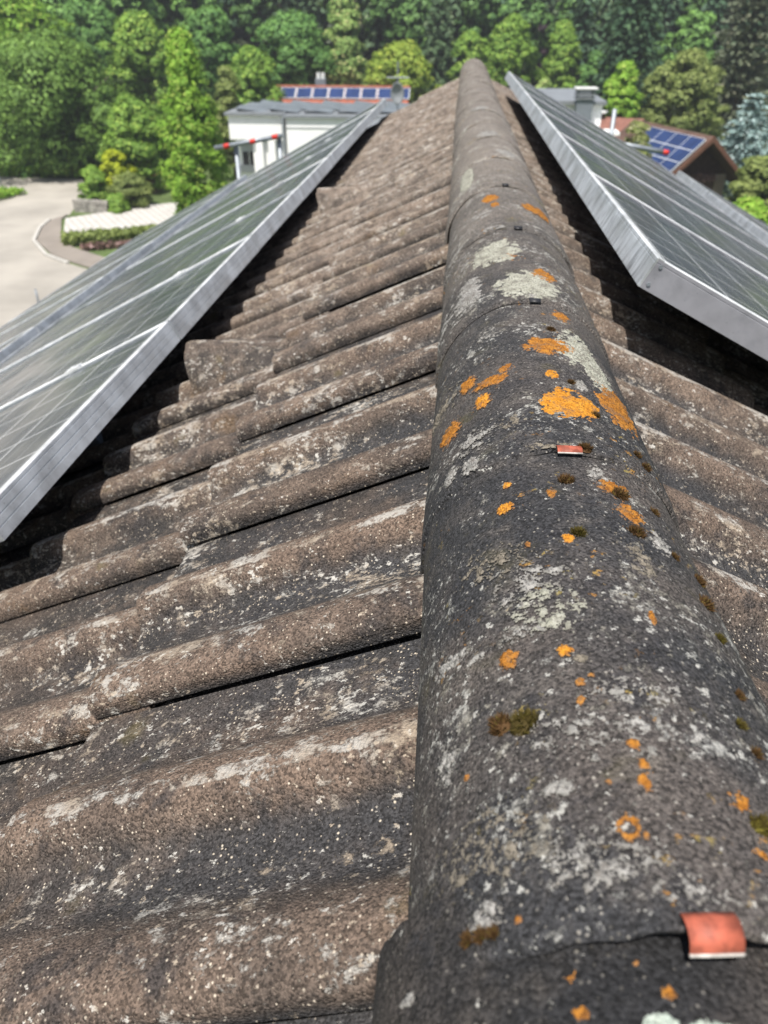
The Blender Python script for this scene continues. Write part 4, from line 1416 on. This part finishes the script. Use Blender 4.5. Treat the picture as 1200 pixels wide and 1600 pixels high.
tree('broadleaf_tree', 'light green tree above the left end of the white building', -20.9, 86, 3.4, 5.8, 'leaf_mid', 'dome', 170, 42, .24, .44, .1)
tree('broadleaf_tree', 'sparse olive-yellow tree left of the white building', -19.6, 72, 2.0, 5.1, 'leaf_olive', 'column', 120, 26, .26, .32, .1)
tree('broadleaf_tree', 'broad dark green tree behind the orange-red roof', -19.4, 101, 5.6, 8.4, 'leaf_dark', 'dome', 240, 42, .21, .5, .1)
tree('lime_tree', 'tall pale green cone-shaped lime tree behind the orange-red roof', -13.6, 102, 3.5, 10.9, 'leaf_pale', 'cone', 230, 44, .24, .46, .06)
tree('broadleaf_tree', 'bright green tree peeping out right behind the pale lime tree', -12.9, 124, 3.4, 12.8, 'leaf_bright', 'round', 130, 40, .26, .55, .2)
tree('round_tree', 'rounded yellow-green tree behind the satellite dish', -6.6, 96, 4.6, 5.95, 'leaf_yellow', 'dome', 200, 44, .22, .44, .05)
conifer('spruce', 'dark blue-green spruce just left of the ridge end', -3.05, 112, 3.2, 13.5, 'needle_mid', 40, 13, 11, .45)
tree('broadleaf_tree', 'small green tree directly behind the ridge end', .9, 110, 2.8, 6.8, 'leaf_mid', 'dome', 130, 40, .26, .46, .05)
tree('broadleaf_tree', 'full green tree right of the ridge end above the right modules', 5.2, 104, 3.5, 8.6, 'leaf_mid', 'dome', 200, 44, .24, .46, .03)
tree('copper_beech', 'narrow dark purple tree in the gap among the green trees', 9.9, 120, 1.7, 8.8, 'leaf_purple', 'column', 90, 34, .3, .5, .05)
tree('broadleaf_tree', 'green tree with pointed top left of the dark spruce', 12.2, 112, 3.2, 7.9, 'leaf_mid', 'cone', 190, 44, .25, .46, .03)
tree('broadleaf_tree', 'low green tree at the foot of the big dark spruce', 15.3, 104, 2.4, 5.2, 'leaf_dark', 'dome', 120, 40, .26, .44, .03)
conifer('spruce', 'huge dark spruce rising out of the picture above the grey chimney', 18.0, 99, 5.0, 22.0, 'needle_dark', 56, 16, 13, .5, size=.8)
tree('broadleaf_tree', 'fresh bright green tree behind the grey slatted chimney', 14.3, 80, 2.35, 5.0, 'leaf_bright', 'dome', 160, 42, .25, .36, .05)
tree('willow_tree', 'wide olive green tree behind the chalet roof', 20.9, 84, 4.2, 5.7, 'leaf_olive', 'dome', 260, 44, .20, .42, .03)
conifer('pine', 'grey-green pine in the upper right corner', 27.2, 89, 4.3, 14.2, 'needle_grey', 36, 14, 12, .12, size=.7, pw=.55)
conifer('blue_spruce', 'silvery blue spruce right of the chalet', 20.0, 61, 3.5, 4.1, 'needle_blue', 26, 16, 11, .22, size=.42, pw=.6)
tree('shrub', 'yellow-green shrub at the right edge under the dark shed roof', 19.4, 55, 2.0, 1.0, 'leaf_olive', 'dome', 130, 40, .24, .32, .0, 'shrubs', cat='shrub')
tree('shrub', 'bright green shrub at the right edge beside the white post', 16.2, 46.5, 1.9, -.1, 'leaf_bright', 'dome', 120, 40, .24, .28, .0, 'shrubs', cat='shrub')
tree('blossom_tree', 'small tree with cream blossom in front of the chalet modules', 9.4, 46, 1.15, 3.8, 'flower_cream', 'dome', 110, 40, .28, .20, .35)
tree('shrub', 'pale green shrub behind the right modules, left of the chimney', 9.2, 100, 1.9, 2.4, 'leaf_pale', 'dome', 80, 36, .28, .4, .0, 'shrubs', cat='shrub')
tree('shrub', 'green shrub close left of the grey slatted chimney', 11.7, 95, 1.8, 2.4, 'leaf_mid', 'dome', 80, 36, .28, .4, .0, 'shrubs', cat='shrub')
tree('shrub', 'dense hedge bush right of the grey slatted chimney', 12.2, 90, 2.2, 2.0, 'leaf_yellow', 'dome', 80, 36, .28, .4, .0, 'shrubs', cat='shrub')
tree('broom_bush', 'broom bush covered in yellow flowers at the road bend', -26.3, 62, 1.45, -.2, 'flower_yellow', 'dome', 90, 36, .27, .24, .0, 'shrubs', cat='shrub')
tree('shrub', 'round dark green shrub left of the yellow broom', -27.6, 61, 1.35, -1.2, 'leaf_mid', 'dome', 90, 40, .27, .26, .0, 'shrubs', cat='shrub')
tree('shrub', 'brownish green shrub right of the yellow broom', -24.8, 60.6, 1.7, -1.7, 'leaf_olive', 'dome', 100, 40, .26, .26, .0, 'shrubs', cat='shrub')
tree('shrub', 'low shrub in front of the brownish shrub on the drive', -25.2, 58.6, 1.3, -2.9, 'leaf_mid', 'dome', 70, 36, .27, .24, .0, 'shrubs', cat='shrub')
tree('shrub', 'scrub in the deep shade below the big spreading tree', -38, 76, 4.5, -1.0, 'leaf_dark', 'dome', 120, 40, .2, .4, .0, 'shrubs', cat='shrub')
tree('shrub', 'scrub right of the bench under the spreading tree', -30.5, 75, 3.2, -.6, 'leaf_dark', 'dome', 110, 40, .22, .38, .0, 'shrubs', cat='shrub')


def hedge(name, label, x0, y0, x1, y1, w, h, mat, n, leaf, seed, cat='hedge', z=-4.0):
    r = np.random.RandomState(seed)
    d = Vector((x1 - x0, y1 - y0, 0)); L = d.length; ang = math.atan2(d.y, d.x)
    e = empty(name, (x0, y0, z), ang); tag(e, label, cat)
    P = np.stack([r.uniform(0, L, n), r.uniform(-w / 2, w / 2, n), h * r.uniform(0, 1, n) ** .5 * (1 + .15 * np.sin(r.uniform(0, L, n) * 3))], 1)
    Nn = r.normal(size=(n, 3)) + np.array([0, 0, .6]); Nn /= np.linalg.norm(Nn, axis=1, keepdims=True)
    V, F = leaf_quads(P, Nn, leaf, r)
    link_mesh('foliage', np_mesh('foliage', V, F), e, None, None, M[mat])
    return e


hedge('hedge', 'low clipped green hedge along the front of the white driveway', -24.9, 48.6, -16.5, 52.6, 1.5, .6, 'leaf_olive', 3600, .22, 3)
hedge('flower_bed', 'strip of pinkish flowers and gravel between hedge and pavement', -23.2, 47.5, -16.5, 50.4, 1.0, .3, 'flower_pink', 1600, .17, 4, 'flower bed')
o = hedge('verge_grass', 'tall grass', -60, 75.5, -31.5, 72.8, 3.0, .8, 'leaf_bright', 6000, .3, 5); o['kind'] = 'stuff'
o = hedge('verge_grass', 'grass', -44, 64.8, -35.6, 62.8, 3.5, .45, 'leaf_bright', 2400, .25, 6); o['kind'] = 'stuff'
hedge('shrub_row', 'loose row of low shrubs at the foot of the wood, right of the ridge', -2, 97, 24, 93, 4, 2.6, 'leaf_mid', 5200, .45, 9, 'shrub')
hedge('undergrowth', 'green undergrowth along the wood edge behind the white building', -34, 84, -2, 96, 5, 3.4, 'leaf_mid', 6500, .5, 12, 'shrub')

# ------------------------------------------------------------------ the wood on the hillside: one mass
def woodland():
    r = np.random.RandomState(77)
    parts = {'wood_needle': [], 'wood_needle_light': [], 'wood_leaf': [], 'wood_leaf_dark': [], 'wood_needle_grey': []}
    trunks = MB()
    rows = [(116, 6.0), (121, 5.2), (126, 5.0), (132, 5.0), (138, 5.4), (149, 6.0), (162, 7.0), (178, 8.0)]
    for y0, step in rows:
        half = y0 * .62 + 14
        x = -half - 6
        while x < half * .92:
            x += step * r.uniform(.65, 1.25)
            y = y0 + r.uniform(-3, 3)
            if x < -28: y -= 10 * min(1, (-28 - x) / 12)
            z0 = ground_z(x, y)
            left = x < -24
            con = r.uniform() < (.30 if left else .74)
            if con:
                H = r.uniform(16, 24); R = r.uniform(1.9, 2.9)
                mt = r.choice(['wood_needle', 'wood_needle_light', 'wood_needle', 'wood_needle_light', 'wood_needle_grey'])
                P, D = conifer_points(r, R, H, 28, 11, 8, .55, .10, .7)
                V, F = needle_quads(P, D, .74, r); SN = None
            else:
                H = r.uniform(9, 13.5); R = r.uniform(3.0, 4.4)
                mt = r.choice(['wood_leaf_dark', 'wood_leaf', 'wood_leaf_dark'])
                P, Nn, Sn = crown_points(r, SH['dome'], 70, 60, R * .86, H * .82, .27 * R); P[:, 2] += H * .15
                V, F = leaf_quads(P, Nn, .46, r)
                SN = Sn
            V = V + np.array([x, y, z0]); parts[mt].append((V, F, SN))
            trunks.tube([(x, y, z0 - .5), (x + r.uniform(-.2, .2), y, z0 + H * .7)], .22, 5, .06)
    root = empty('woodland', (0, 130, 0)); tag(root, 'dense mixed wood on the hillside behind the houses', 'wood', kind='stuff')
    for k, lst in parts.items():
        if not lst: continue
        V = np.concatenate([q[0] for q in lst]); off = 0; Fs = []
        sn = None if lst[0][2] is None else np.concatenate([q[2] for q in lst])
        for a, f, _ in lst: Fs.append(f + off); off += len(a)
        o = link_mesh('foliage', np_mesh('foliage', V - np.array([0, 130, 0]), np.concatenate(Fs), nrm=sn), root, None, None, M[k]); o['kind'] = 'stuff'
    for i, v in enumerate(trunks.v): trunks.v[i] = (v[0], v[1] - 130, v[2])
    o = trunks.build('trunks', M['bark'], root, True); o['kind'] = 'stuff'


woodland()

# ------------------------------------------------------------------ summer haze in the valley
hz = MB().box(-190, 190, -12, 205, -6.5, 60).build('haze', None)
tag(hz, 'thin pale summer haze over the valley', 'haze', kind='stuff')
hm = bpy.data.materials.new('haze_air'); hm.use_nodes = True
ht = hm.node_tree; ht.nodes.clear()
pv = ht.nodes.new('ShaderNodeVolumePrincipled'); pv.inputs['Color'].default_value = (.93, .96, 1, 1); pv.inputs['Density'].default_value = .0006
pv.inputs['Anisotropy'].default_value = .2
ho = ht.nodes.new('ShaderNodeOutputMaterial'); ht.links.new(pv.outputs[0], ho.inputs['Volume'])
hz.data.materials.append(hm)
